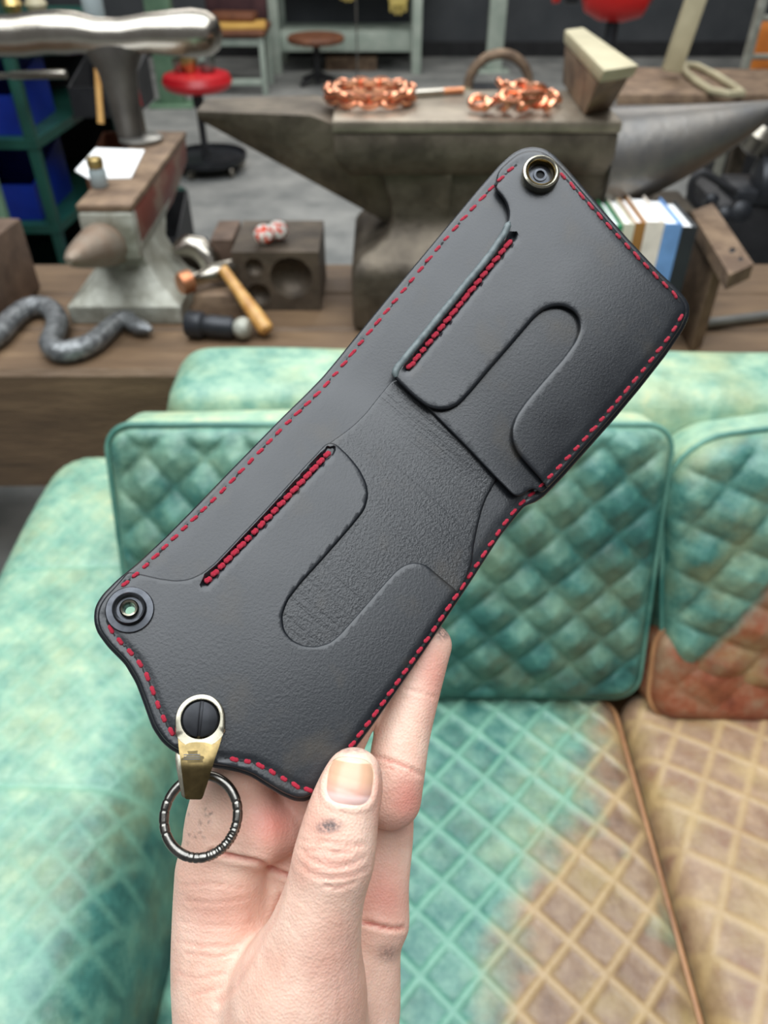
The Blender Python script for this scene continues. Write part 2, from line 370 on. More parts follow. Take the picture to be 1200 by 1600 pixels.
tag(cu, 'green quilted back cushion dyed rust brown towards its bottom', 'cushion', 'sofa cushions'); piping(inf, PIPE, cu)
c, ex, ey, ez = lean(.80, .78, .53, R(30), R(3), .035)
cu, inf = pillow('lumbar_cushion', c, ex, ey, ez, (.36, .085, .035), .03, .05, .02, .012, ('puff', .075, 62, -38, .007, (.3, .2)),
    lambda q, W: {'pale': -.05*np.ones(len(W)), 'brown': np.ones(len(W)), 'gold': .1*np.ones(len(W))}, seed=23)
tag(cu, 'low rust brown cushion squeezed under the green back cushion', 'cushion', 'sofa cushions'); piping(inf, PIPE_B, cu)

# ------------------------------------------------------------------ timber bench and what stands on it
BZ = .75                                            # bench top
bench = empty('timber_bench', (0, 1.68, 0), 'long bench of thick dark timbers behind the sofa', 'bench')
for k, y0 in enumerate((1.405, 1.595, 1.785)):
    mb = MB(); n = 24; loops = []
    for i in range(n+1):
        x = -2.3+i*4.9/n; w = .0035*math.sin(i*1.7+k)+.002*math.sin(i*3.1)
        loops.append([(x, y0+w, BZ-.30), (x, y0+w*.7, BZ-.012), (x, y0+.010+w, BZ), (x, y0+.178, BZ), (x, y0+.186, BZ-.01), (x, y0+.186, BZ-.30)])
    mb.loft(loops).build('timber', M['beam'] if k == 9 else M['wood'], bench, ang=30)
for x in (-1.9, -.2, 2.2): MB().box((x, 1.69, .225), (.22, .5, .45)).build('leg', M['beam'], bench, bevel=.01)

def rect(x0, x1, y0, y1, z): return [(x0, y0, z), (x1, y0, z), (x1, y1, z), (x0, y1, z)]
def X(px, py, y): return float(at_y(px, py, y)[0])
# --- great anvil
FZ = 1.175
anv = empty('large_anvil', (.2, 1.75, BZ), 'huge dark forged anvil on the bench carrying copper chains', 'anvil')
xl, xr = X(612, 345, 1.66), X(940, 345, 1.66); fl, fr = X(552, 520, 1.60), X(893, 520, 1.60)
mb = MB()
mb.loft([rect(fl, fr, 1.585, 1.93, BZ), rect(fl, fr, 1.585, 1.93, BZ+.135), rect(fl+.012, fr-.012, 1.60, 1.915, BZ+.158), rect(xl-.016, xr+.016, 1.64, 1.875, BZ+.19),
         rect(xl, xr, 1.655, 1.86, BZ+.22), rect(xl-.005, xr+.01, 1.652, 1.863, BZ+.26), rect(xl-.03, xr+.03, 1.64, 1.873, BZ+.335)])
mb.build('waist_and_foot', M['steel_dark'], anv, bevel=.012)
bx0, bx1 = X(520, 185, 1.62), X(972, 185, 1.62)
MB().loft([rect(bx0+.03, bx1-.01, 1.630, 1.875, FZ-.105), rect(bx0, bx1, 1.618, 1.885, FZ-.07), rect(bx0, bx1, 1.618, 1.885, FZ-.022)]).build('upper_body', M['steel_dark'], anv, bevel=.006)
MB().box(((bx0+bx1)/2, 1.7515, FZ-.011), (bx1-bx0+.004, .272, .022)).build('face_plate', M['steel_face'], anv, bevel=.004)
tip = X(306, 165, 1.70); hl = []; xs0 = xl+.12
for t in (0, .12, .25, .4, .55, .7, .88, 1):
    x = xs0+(tip-xs0)*t; w = .130*(1-t)+.055*t; zt_ = FZ-.024 if x > bx0 else FZ-.001
    if x > bx0: w = min(w, .128)
    zb = FZ-.285+(.285-.022)*min(1, (xs0-x)/(xs0-tip)); zm = zt_-(.05*(1-t)+.008)
    hl.append([(x, 1.752-w*.6, zb), (x, 1.752+w*.6, zb), (x, 1.752+w, zm), (x, 1.752+w, zt_), (x, 1.752-w, zt_), (x, 1.752-w, zm)])
x = bx0-.001
MB().loft(hl).build('heel', M['steel_dark'], anv, ang=30)
hx0, hx1 = bx1-.002, X(1235, 150, 1.70); loops = []
for i in range(15):
    t = i/14; x = hx0+(hx1-hx0)*t; r = .115*(1-t)**.8+.012; rz = .105*(1-t)**.75+.012; zc = FZ-.004-rz+.012*t*t
    loops.append([(x, 1.752+r*math.cos(a), zc+rz*math.sin(a)) for a in [2*math.pi*k/24 for k in range(24)]])
MB().loft(loops).build('horn', M['steel_horn'], anv)
MB().loft([rect(hx0-.05, hx0+.22, 1.68, 1.82, FZ-.19), rect(hx0-.05, hx0+.02, 1.67, 1.83, FZ-.33)]).build('horn_support', M['steel_dark'], anv, bevel=.01)

# --- copper chains
def chain(name, pts, normal_fn, rl, rw, label, closed, mat_, flat=.62):
    root = empty(name, pts[0], label, 'chain')
    n = len(pts)
    me = None
    for i in range(n):
        a = Vector(pts[i]); b = Vector(pts[(i+1) % n]) if (closed or i < n-1) else Vector(pts[i])*2-Vector(pts[i-1])
        t = (b-a).normalized(); up = Vector((0, 0, 1)); s = t.cross(up).normalized(); u = s.cross(t)
        ang = R(45 if i % 2 else -45)
        if me is None:
            path = [(rl*math.cos(q), rl*flat*math.sin(q), 0) for q in [2*math.pi*k/16 for k in range(16)]]
            o = MB().tube(path, rw, 8, closed=True).build('link', mat_); me = o.data; 
        else:
            o = bpy.data.objects.new('link', me); COL.objects.link(o)
        Mx = Matrix((t, s, u)).transposed().to_4x4() @ Matrix.Rotation(ang, 4, 'X'); Mx.translation = a
        o.matrix_basis = Mx; attach(o, root)
    return root
c0 = at_z(578, 147, FZ+.017); ring_pts = []
for k in range(24):
    a = 2*math.pi*k/24; ring_pts.append((c0[0]+.082*math.cos(a), c0[1]+.070*math.sin(a), FZ+.0185+(.002 if k % 2 else 0)))
chain('copper_bracelet', ring_pts, None, .0185, .0068, 'round copper chain bracelet lying on the big anvil face', True, M['copper'])
heap = []
for (px, py, dz) in ((748, 160, 0), (765, 163, 0), (785, 150, 0), (795, 163, 0), (812, 150, 0), (822, 164, 0), (840, 158, 0), (860, 163, 0), (866, 150, 0), (850, 142, .0), (832, 140, .02), (815, 138, .024), (797, 138, .026), (785, 134, .026), (800, 150, .026), (830, 150, .026)):
    p = at_z(px, py, FZ+.0185+dz); heap.append(tuple(p))
chain('copper_chain_heap', heap, None, .0185, .0068, 'heaped copper chain on the big anvil near its horn', False, M['copper'])
a, b = at_z(640, 146, FZ+.008), at_z(724, 141, FZ+.008); d = b-a
rod = empty('engraving_tool', a, 'short grey rod with copper end lying between the copper chains', 'tool')
MB().tube([a, a+d*.15, a+d*.62], [.005, .0075, .0075], 10).build('shank', M['steel_polish'], rod)
MB().tube([a+d*.62, b], .007, 10).build('copper_end', M['copper_worn'], rod)
# --- wedge block on the big anvil
wt = [at_z(882, 46, 1.275), at_z(912, 42, 1.275), at_z(1000, 102, 1.275), at_z(944, 110, 1.275)]
wb = [np.array([p[0]+dx, p[1]+dy, FZ+.0005]) for p, (dx, dy) in zip(wt, ((.0, -.02), (.03, -.02), (.0, .12), (.0, .10)))]
wedge = empty('wedge_block', wb[0], 'pale topped slanting iron wedge block standing on the big anvil', 'block')
wm = [p*.75+q*.25 for p, q in zip(wt, wb)]
MB().prism(wt, wm).build('top_plate', M['cream'], wedge, bevel=.004)
MB().prism([p+np.array([.004, 0, 0])*0+(np.mean(wm, axis=0)-p)*.06 for p in wm], [p+(np.mean(wb, axis=0)-p)*.1 for p in wb]).build('web', M['rust'], wedge, bevel=.004)

# --- small anvil
sa = empty('small_anvil', (-.59, 1.8, BZ), 'small grey anvil with red painted side and horn towards the viewer', 'anvil')
SZ = 1.01; ax = -.585
def rc_(hx, y0, y1, z, dx=0): return rect(ax+dx-hx, ax+dx+hx, y0, y1, z)
MB().loft([rc_(.128, 1.62, 1.83, BZ), rc_(.128, 1.62, 1.83, BZ+.042), rc_(.108, 1.64, 1.825, BZ+.054), rc_(.085, 1.655, 1.835, BZ+.075), rc_(.058, 1.675, 1.86, BZ+.115), rc_(.05, 1.67, 1.92, BZ+.145), rc_(.054, 1.65, 1.99, BZ+.17)]).build('waist_and_foot', M['steel_grey'], sa, bevel=.004, ang=22)
MB().loft([rc_(.05, 1.645, 2.0, SZ-.115), rc_(.056, 1.64, 2.19, SZ-.07), rc_(.056, 1.64, 2.22, SZ-.014)]).build('upper_body', M['red_iron'], sa, bevel=.005)
MB().box((ax, 1.93, SZ-.007), (.116, .585, .014)).build('face_plate', M['rust'], sa, bevel=.003)
MB().box((ax, 1.650, SZ-.065), (.116, .036, .10)).build('horn_table', M['steel_grey'], sa, bevel=.008)
loops = []; pa = np.array([ax-.018, 1.655, SZ-.088]); pb = at_y(108, 408, 1.40)
for i in range(13):
    t = i/12; c = pa+(pb-pa)*t; r = .046*(1-t)**.65+.007
    loops.append([(c[0]+r*math.cos(q), c[1], c[2]+r*.95*math.sin(q)) for q in [2*math.pi*k/20 for k in range(20)]])
MB().loft(loops).build('horn', M['horn_small'], sa)
# --- polished stake standing in the small anvil
SY = 2.12
stk = empty('polished_stake', (ax-.02, SY, SZ), 'polished steel T stake with rounded end above the small anvil', 'stake')
zc = float(at_y(300, 52, SY)[2])
def sx(px): return X(px, 52, SY)
prof = [(-.15, .040), (-.05, .044), (.10, .044), (.18, .045), (.26, .046), (.32, .047), (.36, .044), (.42, .039), (.50, .038), (.58, .042), (.66, .048), (.72, .051), (.765, .046), (.79, .034), (.80, .016)]
x0, x1 = sx(-60), sx(345)
path = [(x0+(x1-x0)*t/.80, SY, zc-.006+(.006 if t > .55 else 0)+(.007 if .2 < t < .4 else 0)) for t, r in prof]
MB().tube(path, [r for t, r in prof], 24).build('bar', M['steel_polish'], stk)
xs = sx(172); lp = []
for z, hx, hy in ((SZ+.001, .030, .030), (SZ+.03, .034, .032), (SZ+.10, .040, .034), (SZ+.16, .048, .036), (zc-.045, .068, .038), (zc-.02, .10, .036), (zc, .10, .03)):
    t = (z-SZ)/(zc-SZ); cx = X(205, 215, SY)*(1-t)+xs*t
    lp.append([(cx+hx*math.cos(q), SY+hy*math.sin(q), z) for q in [2*math.pi*k/20 for k in range(20)]])
MB().loft(lp).build('stem', M['stem'], stk)
cx = X(212, 212, SY)
MB().lathe([(.05, 0), (.055, .004), (.055, .01), (.048, .014)], (cx+.012, SY, SZ+.0005), seg=20).build('collar', M['steel_mid'], stk)
# paper and jar on the small anvil
q = [at_z(118, 268, SZ+.001), at_z(150, 233, SZ+.001), at_z(226, 236, SZ+.001), at_z(205, 279, SZ+.001), at_z(140, 281, SZ+.001)]
q = [np.array([min(p[0], ax+.05), p[1], p[2]]) for p in q]
mb = MB().prism([p+np.array([0, 0, .003]) for p in q], q)
tag(mb.build('paper_pad', M['paper'], smooth=False), 'bright white paper pad lying on the small anvil', 'paper')
jp = at_z(157, 292, SZ+.0005)
jar = empty('glass_jar', jp, 'tiny jar with a brass lid on the small anvil', 'jar')
MB().lathe([(.016, 0), (.0185, .004), (.0185, .034), (.014, .042)], jp, seg=18).build('body', M['glass_jar'], jar)
MB().lathe([(.017, .042), (.0175, .044), (.0175, .058), (.015, .061)], jp, seg=18).build('lid', M['brass'], jar)

# --- swage block with dished hollows
def plate_holes(O, ex, ey, w, h, holes, seg=28):
    """flat plate with round holes; returns verts, faces (world)"""
    pts = [Vector((0, 0)), Vector((w, 0)), Vector((w, h)), Vector((0, h))]; E = [(0, 1), (1, 2), (2, 3), (3, 0)]
    for (cx, cy, r) in holes:
        n = len(pts); pts += [Vector((cx+r*math.cos(2*math.pi*k/seg), cy+r*math.sin(2*math.pi*k/seg))) for k in range(seg)]
        E += [(n+k, n+(k+1) % seg) for k in range(seg)]
    v, e, f, *_ = delaunay_2d_cdt(pts, E, [], 1, 1e-6)
    f = [x for x in f if not any(math.hypot(sum(v[i].x for i in x)/len(x)-cx, sum(v[i].y for i in x)/len(x)-cy) < r*.98 for cx, cy, r in holes)]
    return [Vector(O)+Vector(ex)*p.x+Vector(ey)*p.y for p in v], [tuple(x) for x in f]
sy = 1.69; s0, s1 = X(367, 440, sy), X(500, 440, sy); SH = .14; SW = s1-s0
sw = empty('swage_block', ((s0+s1)/2, sy+.1, BZ), 'dark iron swage block with round hollows on its front', 'block')
mb = MB(); hol = [(.048, .105, .021), (.130, .080, .049), (.052, .040, .027)]
V, Fc = plate_holes((s0, sy, BZ), (1, 0, 0), (0, 0, 1), SW, SH, hol); mb.add(V, Fc)
mb.add([(s0, sy, BZ), (s1, sy, BZ), (s1, sy+.2, BZ), (s0, sy+.2, BZ), (s0, sy, BZ+SH), (s1, sy, BZ+SH), (s1, sy+.2, BZ+SH), (s0, sy+.2, BZ+SH)], [(0, 3, 2, 1), (4, 5, 6, 7), (1, 2, 6, 5), (2, 3, 7, 6), (3, 0, 4, 7)])
mb.build('body', M['swage'], sw, smooth=False)
for (cx, cz, r) in hol:
    mb = MB(); loops = []
    for t in (0, .3, .6, .85, 1): loops.append([(s0+cx+r*math.cos(q)*math.sqrt(1-t*t*.94), sy+r*.8*t, BZ+cz+r*math.sin(q)*math.sqrt(1-t*t*.94)) for q in [2*math.pi*k/28 for k in range(28)]])
    V = [p for l in loops for p in l]; Fc = [(k*28+i, k*28+(i+1) % 28, (k+1)*28+(i+1) % 28, (k+1)*28+i) for k in range(4) for i in range(28)]+[tuple(range(112, 140))]
    mb.add(V, Fc).build('hollow', M['swage'], sw)
p = at_z(362, 398, BZ)
p = at_y(366, 400, 1.80)
tag(MB().box((p[0]-.03, 1.885, BZ+.0605), (.055, .13, .12)).build('steel_offcut', M['block'], bevel=.004), 'small brown steel offcut left of the swage block', 'block')
for i, (px, lab) in enumerate(((413, 'orange and white wrapped ball at left on the swage block'), (434, 'orange and white wrapped ball at right on the swage block'))):
    c = at_z(px, 366-6*i, BZ+SH+.022); mb = MB(); loops = []
    for k in range(13):
        th = math.pi*k/12; loops.append([(c[0]+.0235*math.sin(th)*math.cos(q+th)*(1+.05*math.sin(5*q)), c[1]+.0235*math.sin(th)*math.sin(q+th)*(1+.05*math.sin(5*q)), BZ+SH+.022-.0215*math.cos(th)) for q in [2*math.pi*j/20 for j in range(20)]])
    loops[0] = [(c[0]+.002*math.cos(q), c[1]+.002*math.sin(q), BZ+SH+.0005) for q in [2*math.pi*j/20 for j in range(20)]]
    tag(mb.loft(loops).build('wrapped_ball', M['orange_wrap']), lab, 'ball', 'wrapped balls on the swage block')

# --- hammers and small tools
wbk = at_z(342, 508, BZ); 
blk = MB().loft([rect(wbk[0]-.055, wbk[0]+.055, wbk[1], wbk[1]+.09, BZ+.0005), rect(wbk[0]-.05, wbk[0]+.05, wbk[1]+.004, wbk[1]+.086, BZ+.07)])
tag(blk.build('hammer_rest', M['rust'], bevel=.004), 'rusty block under the copper faced hammer', 'block')
hz = BZ+.098
ham = empty('copper_hammer', at_z(330, 430, hz), 'hammer with a copper face and pale hickory handle', 'hammer')
a, b = at_z(281, 444, hz), at_z(380, 414, hz); d = b-a
MB().tube([a, a+d*.04, a+d*.16], [.022, .025, .025], 18).build('copper_face', M['copper_worn'], ham)
MB().tube([a+d*.16, a+d*.22, a+d*.42, a+d*.5, a+d*.8, a+d*.86, b], [.020, .016, .016, .022, .022, .019, .012], 18).build('head', M['steel_polish'], ham)
h0 = at_z(348, 420, hz+.02); h1 = at_z(418, 518, BZ+.0195); dh = h1-h0
hs = [0, .1, .25, .45, .65, .85, .97, 1]; hr = [.012, .012, .0125, .0145, .017, .0185, .018, .013]
MB().tube([h0+dh*t for t in hs], hr, 14).build('handle', M['handle'], ham)
a, b = at_z(292, 506, BZ+.031), at_z(393, 514, BZ+.028); d = b-a
bh = empty('ball_peen_head', a, 'black ball peen hammer head lying on the bench', 'hammer')
MB().tube([a, a+d*.03, a+d*.24, a+d*.3, a+d*.36, a+d*.68, a+d*.74], [.026, .0295, .0295, .022, .024, .024, .018], 20).build('head', M['black_iron'], bh)
MB().tube([a+d*.74, a+d*.8, a+d*.88, a+d*.96, b], [.015, .022, .025, .020, .006], 18).build('peen', M['steel_grey'], bh)
pp = [at_z(272, 392, BZ+.10), at_z(292, 384, BZ+.105), at_z(312, 388, BZ+.10), at_z(326, 404, BZ+.08), at_z(334, 425, BZ+.05), at_z(340, 446, BZ+.025)]
bick = empty('bick_iron', at_z(300, 440, BZ), 'shiny curved bick iron beside the small anvil foot', 'stake')
MB().tube(pp, [.012, .026, .030, .027, .024, .018], 16).build('horn', M['steel_polish'], bick)
pz = at_z(304, 440, BZ); MB().loft([rect(pz[0]-.05, pz[0]+.04, pz[1]-.0, pz[1]+.08, BZ+.0005), rect(pz[0]-.045, pz[0]+.035, pz[1]+.004, pz[1]+.07, BZ+.085)]).build('foot', M['steel_dark'], bick, bevel=.006)
# --- forged snake
sp = [(-150, 560), (-110, 570), (-70, 562), (-40, 548), (-18, 533), (0, 520), (20, 498), (43, 482), (67, 479), (83, 487), (90, 503), (86, 521), (79, 537), (90, 548), (113, 548), (143, 537), (167, 517), (183, 503), (198, 498), (206, 503)]
def cr_spline(P, n=6):
    P = [np.array(p, float) for p in P]; out = []
    for i in range(len(P)-1):
        p0, p1, p2, p3 = P[max(i-1, 0)], P[i], P[i+1], P[min(i+2, len(P)-1)]
        for k in range(n):
            t = k/n; out.append(.5*((2*p1)+(-p0+p2)*t+(2*p0-5*p1+4*p2-p3)*t*t+(-p0+3*p1-3*p2+p3)*t**3))
    out.append(P[-1]); return out
snk = empty('forged_snake', at_z(80, 520, BZ), 'grey twisted iron snake winding along the bench', 'sculpture')
S = cr_spline([at_z(px, py, BZ+.0245) for px, py in sp], 7)
rad = [.0235*(1-.30*max(0, (i/len(S)-.75)/.25))*(1+.035*math.sin(i*2.2))*min(1, .15+i/22) for i in range(len(S))]
MB().tube(S, rad, 14).build('body', M['damascus'], snk)
h = [at_z(px, py, BZ+.021) for px, py in ((203, 501), (209, 507), (217, 511), (228, 514), (237, 516))]
MB().tube(h, [.017, .0195, .0205, .016, .007], 14, flat=.8).build('head', M['damascus'], snk)
# --- brown block far left
tag(MB().box((-1.00, 1.745, BZ+.0865), (.29, .17, .172), rotz(R(-6))).build('iron_block', M['block'], bevel=.006), 'big brown iron block at the left end of the bench', 'block')
# --- books
bx = X(946, 350, 1.50); cols = [((150, 60, 50), 'red'), ((40, 120, 78), 'green'), ((196, 190, 170), 'cream'), ((150, 104, 52), 'ochre'), ((226, 214, 200), 'white'), ((110, 150, 200), 'blue'), ((40, 42, 46), 'black')]
ws = [.014, .018, .022, .020, .036, .034, .030]; dz_ = [-.012, -.004, 0, .002, .004, 0, -.006]
for (c, nm), w, dz in zip(cols, ws, dz_):
    y0, dep, hgt = 1.492, .155, .272+dz
    root = empty('book', (bx+w/2, y0, BZ), f'upright book with {nm} spine in the row at right of the wallet', 'book', 'books in a row on the bench')
    cm = mat('cover_'+nm, srgb(*c), srgb(*[min(255, int(v*1.12)) for v in c]), .5, scale=20)
    mb = MB(); mb.box((bx+.0015, y0+dep/2, BZ+hgt/2+.0005), (.003, dep, hgt)).box((bx+w-.0015, y0+dep/2, BZ+hgt/2+.0005), (.003, dep, hgt)).box((bx+w/2, y0+.0015, BZ+hgt/2+.0005), (w-.006, .003, hgt))
    mb.build('cover', cm, root, smooth=False)
    MB().box((bx+w/2, y0+.004+(dep-.008)/2, BZ+.004+(hgt-.010)/2), (w-.0064, dep-.008, hgt-.010)).build('pages', M['paper'], root, smooth=False)
    bx += w+.0006
# --- steel bracket, bar
tz = BZ+.235
tp = [at_z(1080, 330, tz), at_z(1112, 318, tz), at_z(1198, 410, tz), at_z(1140, 430, tz)]
br = empty('drilled_bracket', at_z(1140, 480, BZ), 'drilled brown steel bracket standing right of the books', 'bracket')
ex = (tp[3]-tp[0]); ey = (tp[1]-tp[0]); L_ = np.linalg.norm(ex); W_ = np.linalg.norm(ey)
V, Fc = plate_holes(tp[0], ex/L_, ey/W_, L_, W_*1.05, [(L_*.74, W_*.62, .011), (L_*.88, W_*.72, .008)])
mb = MB().add(V, Fc); n = [Vector(tp[0]), Vector(tp[0]+ex), Vector(tp[0]+ex+ey*1.05), Vector(tp[0]+ey*1.05)]; dn = Vector((0, 0, -.028))
mb.add([p for p in n]+[p+dn for p in n], [(4, 5, 6, 7), (0, 1, 5, 4), (1, 2, 6, 5), (2, 3, 7, 6), (3, 0, 4, 7)]); mb.build('top_plate', M['rust'], br, smooth=False)
for k, t in enumerate((.74, .88)):
    c = tp[0]+ex*t+ey*(.62, .72)[k]; MB().lathe([((.011, .008)[k], -.001), ((.0105, .0078)[k], -.026)], c, seg=20).build('hole_lining', M['black_iron'], br)
a0, a1 = tp[0]+ex*.06+ey*.2, tp[0]+ex*.62+ey*.35
MB().prism([a0+np.array([0, 0, -.0285]), a1+np.array([0, 0, -.0285]), a1+ey*.55+np.array([0, 0, -.0285]), a0+ey*.55+np.array([0, 0, -.0285])],
           [np.array([p[0], p[1], BZ+.0005]) for p in (a0, a1, a1+ey*.55, a0+ey*.55)]).build('web', M['rust'], br, bevel=.004)
a, b = at_z(1092, 507, BZ+.0125), at_z(1260, 486, BZ+.0125)
tag(MB().tube([a, b], .012, 12).build('steel_bar', M['steel_mid']), 'round grey steel bar lying on the bench front at right', 'bar')

# ------------------------------------------------------------------ workshop behind the bench
def on_floor(px, py): return at_z(px, py, 0)
# rolling stool with red seat
p = on_floor(330, 268); stl = empty('rolling_stool', p, 'red seated rolling stool with a round tool tray base', 'stool')
fx, fy = float(p[0]), float(p[1])
MB().lathe([(.20, .07), (.235, .07), (.245, .085), (.245, .115), (.235, .115), (.23, .09), (.02, .085)], (fx, fy, 0), seg=32).build('tray', M['black_iron'], stl)
for k in range(5):
    a = 2*math.pi*k/5+.5; MB().lathe([(.006, -.012), (.03, -.012), (.034, 0), (.03, .012), (.006, .012)], (fx+.21*math.cos(a), fy+.21*math.sin(a), .036), (math.cos(a+1.5), math.sin(a+1.5), 0), 14).build('caster', M['steel_polish'], stl)
MB().lathe([(.03, .08), (.022, .12), (.022, .38), (.035, .40), (.035, .46)], (fx-.02, fy, 0), seg=16).build('post', M['black'], stl)
zt = float(at_y(305, 112, fy)[2]); sxx = float(at_y(306, 112, fy)[0])
MB().lathe([(.05, zt-.10), (.17, zt-.10), (.205, zt-.08), (.215, zt-.05), (.20, zt-.015), (.15, zt), (.02, zt+.004)], (sxx, fy, 0), seg=32).build('seat', M['red'], stl)
for i, (px, py, r, h, m, nm, lab) in enumerate(((280, 104, .035, .07, 'steel_polish', 'steel_cup', 'steel cup on the red stool seat'), (297, 100, .05, .09, 'brass', 'brass_bowl', 'brass bowl on the red stool seat'), (325, 108, .05, .05, 'steel_mid', 'steel_dish', 'grey steel dish on the red stool seat'))):
    c = at_y(px, 112, fy-.02); c = (float(c[0]), fy-.02, zt+.004)
    tag(MB().lathe([(r*.7, 0), (r, h*.4), (r, h), (r*.9, h), (r*.85, h*.4), (r*.3, .01)], c, seg=20).build(nm, M[m]), lab, nm.split('_')[1])
# green rack with blue bins at the left
RY = 2.75
rack = empty('green_rack', (-1.5, RY, 0), 'dark green steel rack with bins at the far left', 'rack')
xA, xB, xC = X(28, 330, RY), X(72, 300, RY), X(168, 120, RY+.75)
for (x, y, m) in ((xA, RY-.12, 'green_pale'), (xB, RY, 'green'), (xB-.75, RY, 'green'), (xC, RY+.75, 'green'), (xB-.75, RY+.75, 'green')):
    MB().box((x, y, .76), (.035, .035, 1.52)).build('post', M[m], rack, bevel=.003)
for z in (.25, .58, .86, 1.14):
    x0, x1 = xB-.76, xC+.02
    mb = MB(); mb.prism([(x0, RY-.02, z), (xB+.02, RY-.02, z), (x1, RY+.77, z), (x0, RY+.77, z)], [(x0, RY-.02, z-.03), (xB+.02, RY-.02, z-.03), (x1, RY+.77, z-.03), (x0, RY+.77, z-.03)])
    mb.build('shelf', M['green'], rack, smooth=False)
MB().box(((xB-.76+xC)/2, RY+.79, .72), (xC-xB+.80, .02, 1.44)).build('back_panel', M['black'], rack, smooth=False)
def bin_(x, y, z, w, d, h, m, nm, lab, cat='bin', grp=None):
    mb = MB(); t = .006
    o = [(x-w/2, y-d/2), (x+w/2, y-d/2), (x+w/2, y+d/2), (x-w/2, y+d/2)]; i = [(x-w/2+t, y-d/2+t), (x+w/2-t, y-d/2+t), (x+w/2-t, y+d/2-t), (x-w/2+t, y+d/2-t)]
    hh = (h*.6, h*.6, h, h)
    V = [(a, b, z) for a, b in o]+[(a, b, z+q) for (a, b), q in zip(o, hh)]+[(a, b, z+q) for (a, b), q in zip(i, hh)]+[(a, b, z+t) for a, b in i]
    Fc = [(3, 2, 1, 0)]+[(k, (k+1) % 4, 4+(k+1) % 4, 4+k) for k in range(4)]+[(4+k, 4+(k+1) % 4, 8+(k+1) % 4, 8+k) for k in range(4)]+[(8+k, 8+(k+1) % 4, 12+(k+1) % 4, 12+k) for k in range(4)]+[(12, 13, 14, 15)]
    return tag(mb.add(V, Fc).build(nm, M[m], smooth=False), lab, cat, grp)
bin_(xB-.17, RY+.2, .861, .26, .34, .20, 'blue', 'blue_bin', 'blue plastic bin on the upper shelf of the green rack', grp='blue bins on the green rack')
bin_(xB-.18, RY+.2, .581, .26, .34, .20, 'blue', 'blue_bin', 'blue plastic bin on the middle shelf of the green rack', grp='blue bins on the green rack')
bin_(xB+.085, RY+.3, .251, .15, .26, .14, 'blue', 'blue_bin', 'small blue plastic bin low on the green rack', grp='blue bins on the green rack')
bin_(xB+.17, RY+.42, .861, .22, .30, .16, 'black', 'tool_crate', 'black crate on the upper shelf of the green rack', 'crate')
bin_(xB+.16, RY+.42, .581, .22, .3, .16, 'brown', 'tool_crate', 'brown crate on the middle shelf of the green rack', 'crate')
bin_(xB+.25, RY+.5, .251, .16, .3, .24, 'black', 'tool_crate', 'tall black crate low on the green rack', 'crate')
for i, (dx, dy, h) in enumerate(((.20, .18, .30), (.27, .22, .26))):
    tag(MB().tube([(xB+dx-.02, RY+dy, .862), (xB+dx+.0, RY+dy+.10, .862+h)], [.012, .010], 10).build('wooden_haft', M['handle']), ('longer', 'shorter')[i]+' bare wooden haft leaning in the green rack', 'haft')
a, b = at_y(-20, 119, RY-.155), at_y(103, 116, RY-.155)
tag(MB().tube([a, a+(b-a)*.3, a+(b-a)*.32, b], [.009, .009, .013, .013], 12).build('chrome_rod', M['steel_polish'], None), 'bright chrome rod across the green rack front', 'rod')
a = at_y(110, 120, RY+.1)
for k, (px, py, m, nm, lab) in enumerate(((40, 92, 'brass', 'brass_fitting', 'brass fitting lying on the top shelf of the green rack'), (75, 84, 'cream', 'cream_knob', 'cream knob standing on the top shelf of the green rack'))):
    c = at_y(px, py, RY+.15); tag(MB().lathe([(.02, 0), (.03, .01), (.022, .05), (.034, .075), (.02, .10), (.004, .104)], (c[0], c[1], 1.141), seg=14).build(nm, M[m]), lab, nm.split('_')[1])
# long dark bag behind the stake, red topped bottle
bt = at_y(147, 20, 2.95); bb = empty('capped_bottle', (bt[0], bt[1], 1.141), 'red capped bottle showing above the polished stake', 'bottle')
MB().lathe([(.03, 0), (.034, .01), (.034, .10), (.015, .15)], (bt[0], bt[1], 1.141), seg=16).build('body', M['glass_jar'], bb)
MB().lathe([(.02, .15), (.022, .155), (.022, .19), (.018, .195)], (bt[0], bt[1], 1.141), seg=16).build('cap', M['red'], bb)
# red handled pliers hanging behind the stake
pl = at_y(207, 130, 2.35); ply = empty('red_handled_file', (pl[0], pl[1], SZ), 'red handled steel file leaning behind the polished stake', 'file')
a, b = np.array(at_y(216, 165, 2.16)), np.array(at_y(201, 98, 2.16)); d = b-a; a[2] = max(a[2], SZ+.02)
MB().tube([a, a+d*.6], .011, 12).build('handle', M['red'], ply); MB().tube([a+d*.6, b], .008, 8).build('blade', M['steel_polish'], ply)
MB().tube([np.array([a[0], a[1], SZ+.002]), a], .009, 10).build('ferrule', M['steel_polish'], ply)
